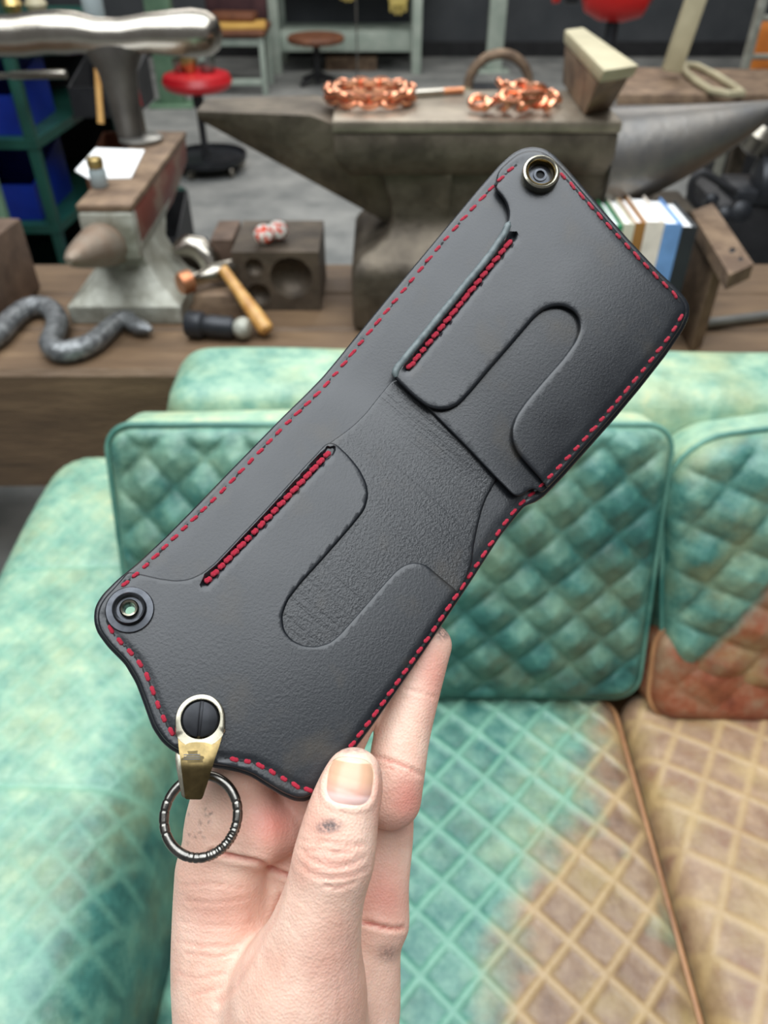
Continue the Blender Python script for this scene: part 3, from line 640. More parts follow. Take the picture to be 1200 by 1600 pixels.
# green post and floor things under it
pg = on_floor(272, 165); gp = empty('green_column', pg, 'pale green steel column behind the polished stake', 'column')
MB().box((pg[0], pg[1], 1.2), (.20, .12, 2.4)).build('shaft', M['green_pale'], gp, bevel=.01); MB().box((pg[0], pg[1], .012), (.36, .26, .024)).build('base_plate', M['green_pale'], gp, bevel=.004)
pw = on_floor(262, 305); gb = empty('green_foot_bracket', pw, 'small dark green steel foot with a white cap on the floor behind the small anvil', 'bracket')
MB().loft([rect(pw[0]-.03, pw[0]+.12, pw[1]-.06, pw[1]+.06, .0), rect(pw[0]-.03, pw[0]+.10, pw[1]-.05, pw[1]+.05, .03), rect(pw[0]-.03, pw[0]+.0, pw[1]-.03, pw[1]+.03, .07)]).build('plate', M['green'], gb, bevel=.004)
MB().lathe([(.03, .06), (.04, .08), (.04, .28), (.02, .31)], (pw[0]-.03, pw[1], 0), seg=16).build('cap', M['paper'], gb)
# chair with maroon back and cardboard
cy = 7.6; cl, cr_ = X(318, 110, cy), X(412, 110, cy)
ch = empty('workshop_chair', ((cl+cr_)/2, cy, 0), 'grey legged chair with a maroon back beside the dark wall', 'chair')
for x in (cl, cr_):
    for y in (cy, cy+.45): MB().box((x, y, .22), (.045, .045, .44)).build('leg', M['white_green'], ch, bevel=.004)
for z in (.10, .40): MB().box(((cl+cr_)/2, cy, z), (cr_-cl-.046, .04, .05)).build('rail', M['white_green'], ch, bevel=.004)
MB().box(((cl+cr_)/2, cy+.22, .47), (cr_-cl+.08, .56, .05)).build('seat', M['brown'], ch, bevel=.02)
MB().box(((cl+cr_)/2, cy+.50, .78), (cr_-cl+.02, .07, .56)).build('backrest', M['maroon'], ch, bevel=.03)
tag(MB().box(((cl+cr_)/2+.02, cy+.14, .51), (cr_-cl+.02, .34, .028), rotz(R(6))).build('cardboard_sheet', M['card'], bevel=.003), 'ochre cardboard sheet lying on the maroon backed chair', 'cardboard')
tag(MB().box(((cl+cr_)/2, cy+.28, .555), (.40, .22, .06), rotz(R(-4))).build('brown_pouch', M['brown'], bevel=.02), 'brown leather pouch on top of the cardboard sheet', 'pouch')
# steel work table frame
ty = 8.5; tl, tr = X(434, 110, ty), X(650, 110, ty)
tb = empty('steel_table', ((tl+tr)/2, ty, 0), 'pale steel work table with a low shelf against the dark wall', 'table')
for x in (tl, tr):
    for y in (ty, ty+.6): MB().box((x, y, .45), (.09, .07, .9)).build('leg', M['white_green'], tb, bevel=.006)
MB().box(((tl+tr)/2, ty+.3, .93), (tr-tl+.3, .8, .06)).build('table_top', M['white_green'], tb, bevel=.006)
MB().box(((tl+tr)/2, ty+.06, .265), (tr-tl-.09, .05, .17)).build('apron', M['white_green'], tb, bevel=.006)
MB().box(((tl+tr)/2, ty+.33, .335), (tr-tl-.09, .48, .03)).build('shelf', M['white_green'], tb, bevel=.004)
# round stool in front of it
sp_ = on_floor(497, 132); ss = empty('round_stool', sp_, 'brown round topped stool before the pale steel table', 'stool')
zz = float(at_y(495, 55, sp_[1])[2])
MB().lathe([(.20, zz-.06), (.25, zz-.05), (.26, zz-.02), (.24, zz), (.02, zz+.006)], (sp_[0], sp_[1], 0), seg=28).build('seat', M['brown'], ss)
MB().lathe([(.035, .02), (.03, .05), (.03, zz-.06)], (sp_[0], sp_[1], 0), seg=14).build('post', M['black'], ss)
for k in range(4):
    a = math.pi/4+k*math.pi/2; MB().tube([(sp_[0], sp_[1], .10), (sp_[0]+.2*math.cos(a), sp_[1]+.2*math.sin(a), .02)], .02, 8).build('leg', M['black'], ss)
pc = on_floor(548, 118); bin_(float(pc[0]), float(pc[1])+.4, 0, .5, .34, .2, 'rust', 'open_carton', 'open brown carton on the floor beneath the steel table', 'carton')
# gloves hanging from the table edge
for px, s, lab in ((622, 1, 'yellow work glove hanging from the steel table edge, the longer one'), (545, .45, 'yellow work glove hanging from the steel table edge, the shorter one')):
    gy = ty-.09-.03; gx = X(px, 20, gy); zt_ = .90; zb_ = float(at_y(px, 30 if s == 1 else 8, gy)[2]); root = empty('work_glove', (gx, gy, zb_), lab, 'glove', 'gloves hanging from the steel table')
    hgt = zt_-zb_; loops = [[(gx+w*.1*math.cos(q), gy+.025*math.sin(q), zb_+hgt*t) for q in [2*math.pi*k/12 for k in range(12)]] for t, w in ((.25, .75), (.4, .95), (.6, .85), (.8, .8), (1, .9))]
    MB().loft(loops).build('cuff', M['yellow'], root)
    for k in range(4): MB().tube([(gx-.06+.04*k, gy, zb_+hgt*.3), (gx-.065+.043*k, gy, zb_+hgt*(.06+.05*abs(k-1.5)))], [.02, .014], 8).build('finger', M['yellow'], root)
tag(MB().tube([(X(557, 40, 8.2), 8.2, .0), (X(557, 40, 8.2), 8.2, 1.9)], .008, 8).build('thin_pole', M['steel_mid']), 'thin upright grey pole in front of the steel table', 'pole')
# posts, hoop, red hood
pp = on_floor(770, 112); po = empty('pale_post', pp, 'pale steel post against the dark wall behind the hoop', 'post')
MB().box((pp[0], pp[1], 1.0), (.16, .10, 2.0)).build('shaft', M['white_green'], po, bevel=.008); MB().box((pp[0], pp[1], .01), (.3, .24, .02)).build('base_plate', M['white_green'], po, bevel=.003)
hy = 4.4; hp = empty('hooped_stand', (X(778, 130, hy), hy, 0), 'low stand with an arched rusty hoop beyond the big anvil', 'stand')
hc = at_y(779, 133, hy); hr_ = X(828, 120, hy)-float(hc[0]); ztop = float(at_y(779, 84, hy)[2]); zlo = ztop-hr_*.95
MB().tube([(hc[0]+hr_*math.cos(a), hy, zlo+hr_*.95*math.sin(a)) for a in [math.pi*k/16 for k in range(17)]], .024, 10, flat=1.0).build('hoop', M['rust'], hp)
for s in (-1, 1): MB().tube([(hc[0]+s*hr_, hy, zlo), (hc[0]+s*(hr_+.06), hy, .0)], .026, 10).build('leg', M['cream'], hp)
MB().box((hc[0], hy+.02, zlo-.02), (2*hr_-.02, .25, .03)).build('tray', M['black_iron'], hp, bevel=.004)
ry = 5.2; rh = empty('red_bench_grinder', (X(950, 20, ry), ry, 0), 'bright red machine hood on a pale stand at the top of the photo', 'machine')
rx0, rx1 = X(905, 10, ry), X(1018, 10, ry); zb_ = float(at_y(950, 36, ry)[2])
mb = MB(); loops = []
for t, s, dz in ((0, .35, .05), (.08, .75, .02), (.3, .95, .0), (.6, 1, .0), (.85, .9, .015), (1, .45, .06)):
    x = rx0+(rx1-rx0)*t; loops.append([(x, ry+.16*s*math.cos(q), zb_+.17+dz*.5+(.17*s)*math.sin(q)) for q in [2*math.pi*k/20 for k in range(20)]])
mb.loft(loops).build('hood', M['redpl'], rh)
MB().lathe([(.03, 0), (.05, .01), (.05, .07), (.03, .08)], (rx0-.09, ry, zb_+.14), (1, 0, 0), 18).build('wheel', M['black_iron'], rh)
MB().lathe([(.02, 0), (.045, .005), (.045, .04), (.02, .05)], (rx0-.16, ry, zb_+.14), (1, 0, 0), 18).build('red_knob', M['redpl'], rh)
MB().lathe([(.2, 0), (.2, .03), (.04, .05), (.035, zb_+.02)], ((rx0+rx1)/2, ry, 0), seg=16).build('pedestal', M['black_iron'], rh)
MB().lathe([(.03, 0), (.055, .01), (.055, .04), (.03, .05)], (rx1+.06, ry+.1, zb_+.22), (0, -1, 0), 18).build('lamp_disc', M['paper'], rh)
MB().tube([(rx1-.02, ry+.1, zb_+.2), (rx1+.06, ry+.1, zb_+.2)], .012, 8).build('lamp_arm', M['black_iron'], rh)
# low table at the right with the leaning cream post and oval frame
bt_z = .86; q = [at_z(965, 147, bt_z), at_z(1260, 147, bt_z), at_z(1200, 108, bt_z), at_z(985, 105, bt_z)]
bt_ = empty('side_table', np.mean(q, axis=0)*np.array([1, 1, 0]), 'rusty topped low table beyond the anvil horn', 'table')
MB().prism(q, [p-np.array([0, 0, .05]) for p in q]).build('table_top', M['rust'], bt_, bevel=.004)
for p in q:
    cpt_ = np.mean(q, axis=0); e = p+(cpt_-p)*.12; MB().box((e[0], e[1], (bt_z-.05)/2), (.06, .06, bt_z-.05)).build('leg', M['steel_dark'], bt_, bevel=.004)
a = at_z(1050, 110, bt_z+.03); b = at_y(1092, -20, float(a[1])+.02)
lp_ = empty('leaning_post', a, 'cream steel bar leaning upright at the back of the side table', 'post')
d = np.array(b)-np.array(a); ang = math.atan2(d[0], d[2]); MB().box((np.array(a)+np.array(b))/2-np.array([0, 0, .005]), (.075, .05, float(np.linalg.norm(d))), Matrix.Rotation(ang, 3, 'Y')).build('bar', M['cream'], lp_, bevel=.004)
ov = [at_z(px, py, bt_z+.0145) for px, py in ((1068, 101), (1090, 103), (1120, 118), (1148, 136), (1160, 146), (1140, 147), (1112, 142), (1090, 128), (1072, 114))]
tag(MB().tube(ov, .014, 8, closed=True).build('oval_frame', M['cream']), 'oval cream metal loop lying on the side table', 'frame')
# ladder rack at the far right
ly = 4.6; la = empty('ladder_rack', (X(1190, 60, ly), ly, 0), 'grey ladder like rack at the top right corner', 'rack')
xa, xb = X(1160, 120, ly), X(1255, 120, ly)
for x in (xa, xb): MB().box((x, ly, .95), (.04, .04, 1.9)).build('upright', M['steel_grey'], la, bevel=.004)
for z in (.45, .62, .79, .96, 1.13): MB().tube([(xa+.02, ly, z), (xb-.02, ly, z)], .014, 10).build('rung', M['steel_grey'], la)
oy = ly+.16; tag(MB().lathe([(.08, 0), (.14, .01), (.15, .3), (.13, .34), (.05, .35)], (X(1205, 80, oy)+.06, oy+.05, float(at_y(1200, 100, oy)[2])-.14), seg=24).build('orange_drum', M['orange']), 'orange drum behind the ladder rack', 'drum')
odz = float(at_y(1200, 100, oy)[2])-.14
tag(MB().box((X(1205, 80, oy)+.06, oy+.05, odz/2-.0005), (.40, .26, odz-.001)).build('drum_plinth', M['black'], bevel=.01), 'black plinth under the orange drum', 'plinth')
# black machine with hose right of the horn
my = 2.85; mc = at_y(1165, 285, my)
bm_ = empty('black_machine', (mc[0], my, 0), 'black machine with looping hose below the anvil horn', 'machine')
MB().box((mc[0]+.10, my+.1, .32), (.42, .34, .64)).build('cabinet', M['black'], bm_, bevel=.03)
MB().lathe([(.05, 0), (.09, .02), (.10, .22), (.06, .26)], (mc[0]+.02, my, float(mc[2])), (1, -.2, .1), 20).build('motor', M['black_iron'], bm_)
MB().box((mc[0]+.08, my+.02, .66), (.26, .2, .05)).build('deck', M['black_iron'], bm_, bevel=.01)
for px, py, r in ((1125, 335, .028), (1150, 330, .035), (1105, 312, .022)):
    c = at_y(px, py, my-.14); MB().lathe([(r*.5, 0), (r, .01), (r, .05), (r*.5, .06)], c, (0, -1, .3), 16).build('knob', M['black_iron'], bm_)
lc = at_y(1172, 238, my+.05); MB().lathe([(.03, 0), (.065, .02), (.075, .07), (.04, .10)], lc, (.3, -.2, 1), 18).build('steel_cap', M['steel_polish'], bm_)
hs_ = cr_spline([at_y(px, py, my-.18) for px, py in ((1150, 300), (1125, 285), (1098, 270), (1082, 282), (1080, 305), (1092, 322), (1115, 330), (1150, 342))], 6)
MB().tube(hs_, .013, 8).build('hose', M['black'], bm_)

# ------------------------------------------------------------------ the wallet (two leaves meeting in a shallow fold)
WP0 = np.array([-0.02047584, 0.0541971, -0.28984579]); WU = np.array([0.07056182, -0.05903281, -0.00039848])
WB = np.array([-0.07349973, -0.08824234, 0.04698882]); WT = np.array([0.07540645, 0.08904782, -0.01528933])
NB = np.cross(WU, -WB); NB /= np.linalg.norm(NB); NT = np.cross(WU, WT); NT /= np.linalg.norm(NT)
DB = NB @ WP0; DT = NT @ WP0
def bow(P):                                         # both leaves are gently bowed across their width, the upper one more
    c0, c1, c2 = np.array([320., 1100.]), np.array([661., 695.]), np.array([955., 352.])
    fd = (P-c1) @ np.array([.5087, -.8610]); up = np.clip(fd/60+.5, 0, 1); up = up*up*(3-2*up)
    axis_l = (c1-c0)/np.linalg.norm(c1-c0); axis_u = (c2-c1)/np.linalg.norm(c2-c1)
    ul = (P-c1) @ np.array([-axis_l[1], axis_l[0]])/225; uu = (P-c1) @ np.array([-axis_u[1], axis_u[0]])/190
    return -(1-up)*.0012*ul**2 - up*.0030*uu**2
def wcam(P, h):
    """outline points (n,2) and height h above the leather (n,) -> camera space"""
    P = np.asarray(P, float).reshape(-1, 2); h = np.broadcast_to(np.asarray(h, float), (len(P),)) + bow(P)
    r = np.stack([(P[:, 0]-600)/F, (800-P[:, 1])/F, -np.ones(len(P))], 1)
    ib = (r @ NB)/(DB+h); it = (r @ NT)/(DT+h); k = .045
    t = np.clip(k-np.abs(ib-it), 0, None)/k; iz = np.maximum(ib, it)+t*t*k/4
    return r/iz[:, None]
def wpt(P, h): return c2w(wcam(P, h))
def wnormal(p):                                     # world normal of the leather near an outline point
    a = wpt([p], 0)[0]; b = wpt([(p[0]+4, p[1])], 0)[0]; c = wpt([(p[0], p[1]+4)], 0)[0]
    n = np.cross(c-a, b-a); n /= np.linalg.norm(n); return n if n @ (CAM-a) > 0 else -n
def resample(P, step, closed=False):
    P = [np.array(p, float) for p in P]
    if closed: P = P+[P[0]]
    S = np.array(P); L = np.r_[0, np.cumsum(np.linalg.norm(np.diff(S, axis=0), axis=1))]
    n = max(2, int(round(L[-1]/step))); t = np.linspace(0, L[-1], n+1); out = np.stack([np.interp(t, L, S[:, i]) for i in (0, 1)], 1)
    return out[:-1] if closed else out
def smooth_loop(P, it=2, closed=True):
    P = np.asarray(P, float)
    for _ in range(it):
        Q = P.copy()
        if closed: Q = .25*np.roll(P, 1, 0)+.5*P+.25*np.roll(P, -1, 0)
        else: Q[1:-1] = .25*P[:-2]+.5*P[1:-1]+.25*P[2:]
        P = Q
    return P
def seg_dist(Q, P, closed=True):
    Q = np.asarray(Q, float); P = np.asarray(P, float); best = np.full(len(Q), 1e9)
    n = len(P) if closed else len(P)-1
    for i in range(n):
        a = P[i]; b = P[(i+1) % len(P)]; ab = b-a; t = np.clip(((Q-a) @ ab)/max(ab @ ab, 1e-12), 0, 1)
        best = np.minimum(best, np.linalg.norm(Q-a-t[:, None]*ab, axis=1))
    return best
def inside(Q, P):
    Q = np.asarray(Q); P = np.asarray(P); c = np.zeros(len(Q), bool); j = len(P)-1
    for i in range(len(P)):
        xi, yi = P[i]; xj, yj = P[j]
        m = ((yi > Q[:, 1]) != (yj > Q[:, 1])) & (Q[:, 0] < (xj-xi)*(Q[:, 1]-yi)/(yj-yi+1e-12)+xi); c ^= m; j = i
    return c
def offset_in(P, d):
    P = np.asarray(P, float); t = np.roll(P, -1, 0)-np.roll(P, 1, 0); t /= np.linalg.norm(t, axis=1)[:, None]+1e-9; n = np.stack([-t[:, 1], t[:, 0]], 1)
    A = .5*np.sum(P[:, 0]*np.roll(P[:, 1], -1)-np.roll(P[:, 0], -1)*P[:, 1]); return P+n*d*(1 if A > 0 else -1)
LU = np.array([.767, -.642, 0]); LV = np.array([.62, .74, -.26])
def leather_sheet(name, outline, h0, h1, rnd, parent, mats, grid=9, holes=(), hfun=None, step=4.5, bottom=True, low_lift=0.0):
    """a leather piece cut to an outline: thickness h0..h1 (m), rounded rim of rnd outline units"""
    P = smooth_loop(resample(outline, step, True), 2)
    loops = [P]+[np.array([(cx+r*math.cos(2*math.pi*k/20), cy-r*math.sin(2*math.pi*k/20)) for k in range(20)]) for cx, cy, r in holes]
    pts = []; E = []
    for l in loops:
        n = len(pts); pts += [tuple(p) for p in l]; E += [(n+i, n+(i+1) % len(l)) for i in range(len(l))]
    nb = len(pts)
    for d in (rnd*.15, rnd*.45, rnd):
        Q = offset_in(P, d); ok = inside(Q, P) & (seg_dist(Q, P) > d*.9)
        for cx, cy, r in holes: ok &= np.hypot(Q[:, 0]-cx, Q[:, 1]-cy) > r+2
        pts += [tuple(p) for p in Q[ok]]
    x0, y0 = P.min(0); x1, y1 = P.max(0); gx, gy = np.meshgrid(np.arange(x0, x1, grid), np.arange(y0, y1, grid)); gx[1::2] += grid/2
    Q = np.stack([gx.ravel(), gy.ravel()], 1); ok = inside(Q, P) & (seg_dist(Q, P) > rnd+2)
    for cx, cy, r in holes: ok &= np.hypot(Q[:, 0]-cx, Q[:, 1]-cy) > r+3
    pts += [tuple(p) for p in Q[ok]]
    v, e, f, *_ = delaunay_2d_cdt([Vector(p) for p in pts], E, [], 1, 1e-4)
    V2 = np.array([(p.x, p.y) for p in v]); d = seg_dist(V2, P); t = np.clip(1-d/rnd, 0, 1)
    hh = h1-(h1-h0)*.55*(1-np.sqrt(1-t*t))
    if hfun is not None: hh = hh+hfun(V2)
    top = wpt(V2, hh); lowh = h0 + lift(V2)*low_lift; bot = wpt(V2, lowh)
    n = len(V2); f = [x for x in f if not any(math.hypot(V2[list(x), 0].mean()-cx, V2[list(x), 1].mean()-cy) < r for cx, cy, r in holes)]
    Fc = [tuple(x) for x in f]; mi = [0]*len(Fc)
    cnt = {}
    for x in f:
        for i in range(len(x)):
            a, b = x[i], x[(i+1) % len(x)]; k = (min(a, b), max(a, b)); cnt.setdefault(k, []).append((a, b))
    faces = list(Fc)
    if bottom: faces += [tuple(i+n for i in x[::-1]) for x in Fc]; mi += [0]*len(Fc)
    for k, l in cnt.items():
        if len(l) == 1: a, b = l[0]; faces.append((b, a, a+n, b+n)); mi.append(1)
    V = np.vstack([top, bot])
    o = mesh_obj(name, V, faces, None, parent, mats=mats, fmat=mi, ang=50)
    uv = o.data.uv_layers.new(name='grain'); C = wcam(np.vstack([V2, V2]), 0); U = np.stack([C @ LU, C @ LV], 1)
    li = np.zeros(len(o.data.loops), np.int32); o.data.loops.foreach_get('vertex_index', li)
    uv.data.foreach_set('uv', U[li].astype(np.float32).ravel())
    return o
def leather_material(name, c1, c2, c3, rough, fold=False):
    m = bpy.data.materials.new(name); m.use_nodes = True; N = m.node_tree.nodes; L = m.node_tree.links; b = N['Principled BSDF']
    b.inputs['Roughness'].default_value = rough; b.inputs['Specular IOR Level'].default_value = .56
    uv = N.new('ShaderNodeUVMap'); uv.uv_map = 'grain'
    n1 = N.new('ShaderNodeTexNoise'); n1.inputs['Scale'].default_value = 45; n1.inputs['Detail'].default_value = 6; L.new(uv.outputs[0], n1.inputs[0])
    cr = N.new('ShaderNodeValToRGB'); e = cr.color_ramp.elements; e[0].position = .3; e[0].color = c1; e[1].position = .74; e[1].color = c3; x = e.new(.56); x.color = c2
    L.new(n1.outputs[0], cr.inputs[0]); L.new(cr.outputs[0], b.inputs['Base Color'])
    mr = N.new('ShaderNodeMapRange'); mr.inputs[3].default_value = rough-.10; mr.inputs[4].default_value = rough+.12; L.new(n1.outputs[0], mr.inputs[0]); L.new(mr.outputs[0], b.inputs['Roughness'])
    vo = N.new('ShaderNodeTexVoronoi'); vo.inputs['Scale'].default_value = 1500; L.new(uv.outputs[0], vo.inputs[0])
    n2 = N.new('ShaderNodeTexNoise'); n2.inputs['Scale'].default_value = 900; n2.inputs['Detail'].default_value = 5; L.new(uv.outputs[0], n2.inputs[0])
    ad = N.new('ShaderNodeMath'); ad.operation = 'MULTIPLY_ADD'; ad.inputs[1].default_value = .35; L.new(vo.outputs['Distance'], ad.inputs[0]); L.new(n2.outputs[0], ad.inputs[2])
    hgt = ad.outputs[0]
    if fold:                                        # creases across the bend, strongest close to the fold
        mp = N.new('ShaderNodeMapping'); mp.inputs['Scale'].default_value = (28, 560, 1); L.new(uv.outputs[0], mp.inputs[0])
        n3 = N.new('ShaderNodeTexNoise'); n3.inputs['Scale'].default_value = 1; n3.inputs['Detail'].default_value = 3; n3.inputs['Distortion'].default_value = .15; L.new(mp.outputs[0], n3.inputs[0])
        a2 = N.new('ShaderNodeMath'); a2.operation = 'MULTIPLY_ADD'; a2.inputs[1].default_value = 2.2; L.new(n3.outputs[0], a2.inputs[0]); L.new(hgt, a2.inputs[2]); hgt = a2.outputs[0]
    bp = N.new('ShaderNodeBump'); bp.inputs['Strength'].default_value = .10 if not fold else .22; bp.inputs['Distance'].default_value = .0006
    L.new(hgt, bp.inputs['Height']); L.new(bp.outputs[0], b.inputs['Normal'])
    return m
LEA = leather_material('black_leather', srgb(17, 20, 25), srgb(24, 27, 31), srgb(46, 42, 36), .33)
LEAF = leather_material('creased_black_leather', srgb(16, 19, 23), srgb(24, 26, 29), srgb(44, 40, 35), .33, True)
EDGE = mat('burnished_edge', srgb(34, 36, 38), srgb(62, 68, 70), .35, scale=200)
EDGE_L = mat('raw_cut_edge', srgb(66, 76, 78), srgb(98, 108, 108), .5, scale=300)
THREAD = mat('red_thread', srgb(150, 18, 42), srgb(196, 36, 64), .55, scale=900, bump=.5, bscale=2500)
HOLE = mat('awl_hole', srgb(10, 10, 11), None, .8)

OUT = [(147, 957), (150, 945), (160, 929), (183, 906), (215, 880), (260, 838), (310, 787), (360, 735), (400, 694), (440, 653), (480, 614), (505, 588), (530, 558), (560, 521), (600, 472), (640, 424), (690, 364), (740, 304), (780, 258), (800, 240), (815, 232), (832, 229), (850, 232), (866, 242), (885, 262), (930, 314), (980, 372), (1030, 425), (1062, 455), (1073, 468), (1078, 480), (1077, 494), (1068, 515), (1040, 556), (1000, 607), (960, 655), (920, 700), (880, 745), (850, 776), (835, 786), (820, 790), (805, 808), (780, 840), (740, 902), (700, 962), (660, 1022), (620, 1080), (580, 1137), (560, 1163), (530, 1203), (505, 1232), (490, 1247), (477, 1253), (460, 1252), (439, 1243), (416, 1229), (393, 1214), (370, 1206), (350, 1202), (333, 1200), (310, 1192), (290, 1183), (268, 1173), (252, 1159), (238, 1138), (230, 1116), (223, 1096), (212, 1067), (195, 1038), (169, 1012), (152, 989), (147, 973)]
INN = offset_in(smooth_loop(resample(OUT, 6, True), 1), 5.5)
def inner(a, b):                                    # stretch of the inset outline from nearest a to nearest b, walking on
    i = int(np.argmin(np.hypot(*(INN-np.array(a)).T))); j = int(np.argmin(np.hypot(*(INN-np.array(b)).T))); n = len(INN)
    out = []; k = i
    while True:
        out.append(tuple(INN[k]))
        if k == j: break
        k = (k+1) % n
    return out
S_LEFT = [(188, 919), (225, 887), (280, 833), (340, 775), (400, 712), (450, 660), (500, 612), (530, 578), (570, 528), (620, 467), (680, 393), (730, 335), (770, 292), (800, 262), (815, 253)]
S_TOP = [(872, 268), (890, 286), (930, 330), (980, 385), (1030, 437), (1056, 462), (1066, 478)]
S_RIGHT = [(1068, 488), (1050, 520), (1010, 572), (960, 632), (910, 690), (862, 742), (835, 768), (810, 790), (785, 822), (750, 875), (710, 935), (670, 995), (630, 1053), (590, 1110), (560, 1150), (520, 1203)]
S_BOT = [(492, 1236), (470, 1232), (445, 1218), (420, 1203), (395, 1191), (370, 1187), (345, 1184)]
S_BL = [(274, 1153), (258, 1128), (248, 1105), (240, 1083), (232, 1060), (218, 1035), (200, 1015), (185, 1000), (172, 982), (164, 962)]
S_SLB = [(320, 912), (420, 808), (516, 705)]
S_SLT = [(637, 577), (720, 474), (803, 370)]
FOLD = np.array([(500, 600), (822, 790)])
def fold_d(V): a, b = FOLD; t = (b-a)/np.linalg.norm(b-a); return (V-a) @ np.array([t[1], -t[0]])   # >0 on the upper leaf
def lift(V):                                        # the upper pocket stands off the fold
    return .0035*np.exp(-np.clip(fold_d(V), 0, None)/70)
def g(V, line, w, d): return -d*np.exp(-(seg_dist(V, np.array(line), False)/w)**2)
def relief(V): return g(V, S_LEFT, 5, .0005)+g(V, S_TOP, 5, .0005)+g(V, S_RIGHT, 5, .0005)+g(V, S_BOT, 5, .0005)+g(V, S_BL, 5, .0005)
def slot(V, line):
    d = seg_dist(V, np.array(line), False); return -.0023*np.exp(-(d/5.5)**4)
T1, T2, T3 = .0, .0011, .0024                        # heights of shell, middle layer, pocket front

wal = empty('leather_wallet', wpt([(480, 1240)], 0)[0], 'open black leather wallet with red stitching held up in the hand', 'wallet')
STUD = (203, 953)
leather_sheet('outer_shell', OUT, -.0024, T1, 7, wal, [LEA, EDGE], grid=10, holes=[(STUD[0], STUD[1], 8)], hfun=relief)
flap = [(500, 706), (516, 691), (535, 678), (553, 664), (572, 645), (590, 622), (612, 595), (640, 590), (680, 628), (720, 672), (778, 746), (772, 757), (760, 778), (752, 800), (745, 830), (740, 855), (738, 878), (726, 912), (706, 940), (640, 1000), (520, 1040), (430, 1000), (420, 930), (500, 830), (540, 770)]
leather_sheet('fold_flap', flap, T1-.0002, T2, 3, wal, [LEAF, EDGE], grid=8)
low = [(200, 893), (225, 898), (250, 904), (275, 907), (295, 905), (315, 896), (335, 880), (370, 843), (410, 801), (450, 757), (480, 724), (500, 703), (508, 694), (516, 690), (526, 694), (545, 712), (562, 733), (573, 755), (576, 775), (570, 797), (550, 822), (510, 868), (470, 912), (450, 938), (441, 962), (444, 985), (456, 1000), (475, 1009), (495, 1010), (515, 1004), (530, 992), (560, 958), (600, 912), (618, 892), (632, 882), (648, 878), (665, 882), (690, 903), (706, 916)] + inner((719, 927), (178, 917))
leather_sheet('pocket_lower', low, T1-.0001, T3, 3.2, wal, [LEA, EDGE], grid=6, holes=[(STUD[0], STUD[1], 8)], hfun=lambda V: relief(V)+slot(V, S_SLB)-.0007*np.exp(-(np.abs(fold_d(V)+0)/60)**2))
mid = [(640, 610), (690, 660), (730, 700), (770, 742), (803, 775), (812, 776), (832, 762)] + inner((925, 680), (846, 768))[::-1] + [(940, 600), (935, 500), (890, 462), (850, 462), (790, 520), (715, 600)]
leather_sheet('middle_upper', mid, T1-.0001, T2+.0002, 3, wal, [LEA, EDGE], grid=9, hfun=lambda V: lift(V)*.75)
upp = [(616, 591), (611, 585), (615, 575), (640, 543), (680, 494), (720, 445), (760, 398), (786, 362), (794, 345), (795, 330), (790, 316), (780, 303), (772, 295)] + inner((779, 268), (853, 762)) + [(843, 747), (825, 728), (808, 708), (800, 690), (799, 670), (806, 650), (822, 627), (850, 594), (880, 560), (898, 535), (906, 515), (904, 498), (895, 486), (880, 479), (865, 479), (850, 484), (835, 497), (800, 538), (765, 578), (735, 614), (718, 632), (702, 640), (685, 641), (668, 637), (648, 622), (630, 605)]
leather_sheet('pocket_upper', upp, T2+.0003, T3+.0014, 6, wal, [LEA, EDGE_L], grid=6, hfun=lambda V: relief(V)+slot(V, S_SLT)+lift(V), low_lift=1.0)

# rolled light edge along the upper pocket
re_ = resample([(619, 590), (617, 582), (621, 575), (645, 546), (685, 497), (725, 448), (764, 401), (788, 366), (796, 347)], 6)
MB().tube([wpt([p], T3+.0008+float(lift(np.array([p]))[0]))[0] for p in re_], [.0008]+[.0015]*(len(re_)-2)+[.0006], 10).build('rolled_edge', EDGE_L, wal)
# stitches: one shared mesh, each stitch its own part
mb = MB(); loops = []
for i in range(9):
    t = i/8*2-1; r = math.sqrt(max(0, 1-abs(t)**2.6))
    loops.append([(t, r*.5*math.cos(q)*(1+.12*math.sin(2*q+i*1.2)), r*.42*math.sin(q)) for q in [2*math.pi*k/8 for k in range(8)]])
st0 = mb.loft(loops).build('stitch', THREAD); st_me = st0.data; bpy.data.objects.remove(st0)
awl = MB()
def stitches(line, pitch, ln, wd, hfun, skew=.12):
    Pn = resample(smooth_loop(resample(line, 8), 2, False), pitch/2)
    for i in range(1, len(Pn)-1, 2):
        p = Pn[i]; t2 = Pn[min(i+1, len(Pn)-1)]-Pn[i-1]; t2 /= np.linalg.norm(t2); nn = np.array([-t2[1], t2[0]])
        t2 = t2+nn*skew*(1+.5*rng.normal()); t2 /= np.linalg.norm(t2)
        l = ln*(1+.10*rng.normal()); h = float(hfun(np.array([p]))[0]); 
        a = wpt([p-t2*l/2], h)[0]; b = wpt([p+t2*l/2], h)[0]; nrm = wnormal(p); d = b-a; L = np.linalg.norm(d); ex = d/L; ey = np.cross(nrm, ex); ez = np.cross(ex, ey)
        if i+1 < len(Pn)-1:                             # dark awl hole before the next stitch
            pc_ = Pn[i+1]; hn = float(hfun(np.array([pc_]))[0]); c_ = wpt([pc_], hn)[0]; ah = []
            for q in range(8): ah.append(c_+(ex*math.cos(q*math.pi/4)*.0011+ey*math.sin(q*math.pi/4)*.00045))
            awl.prism([p_+nrm*.00012 for p_ in ah], [p_-nrm*.0003 for p_ in ah])
        o = bpy.data.objects.new('stitch', st_me); COL.objects.link(o); s = wd
        Mx = Matrix((Vector(ex*L/2), Vector(ey*s), Vector(ez*s*.9))).transposed().to_4x4(); Mx.translation = Vector((a+b)/2+nrm*s*.12); o.matrix_basis = Mx; attach(o, wal)
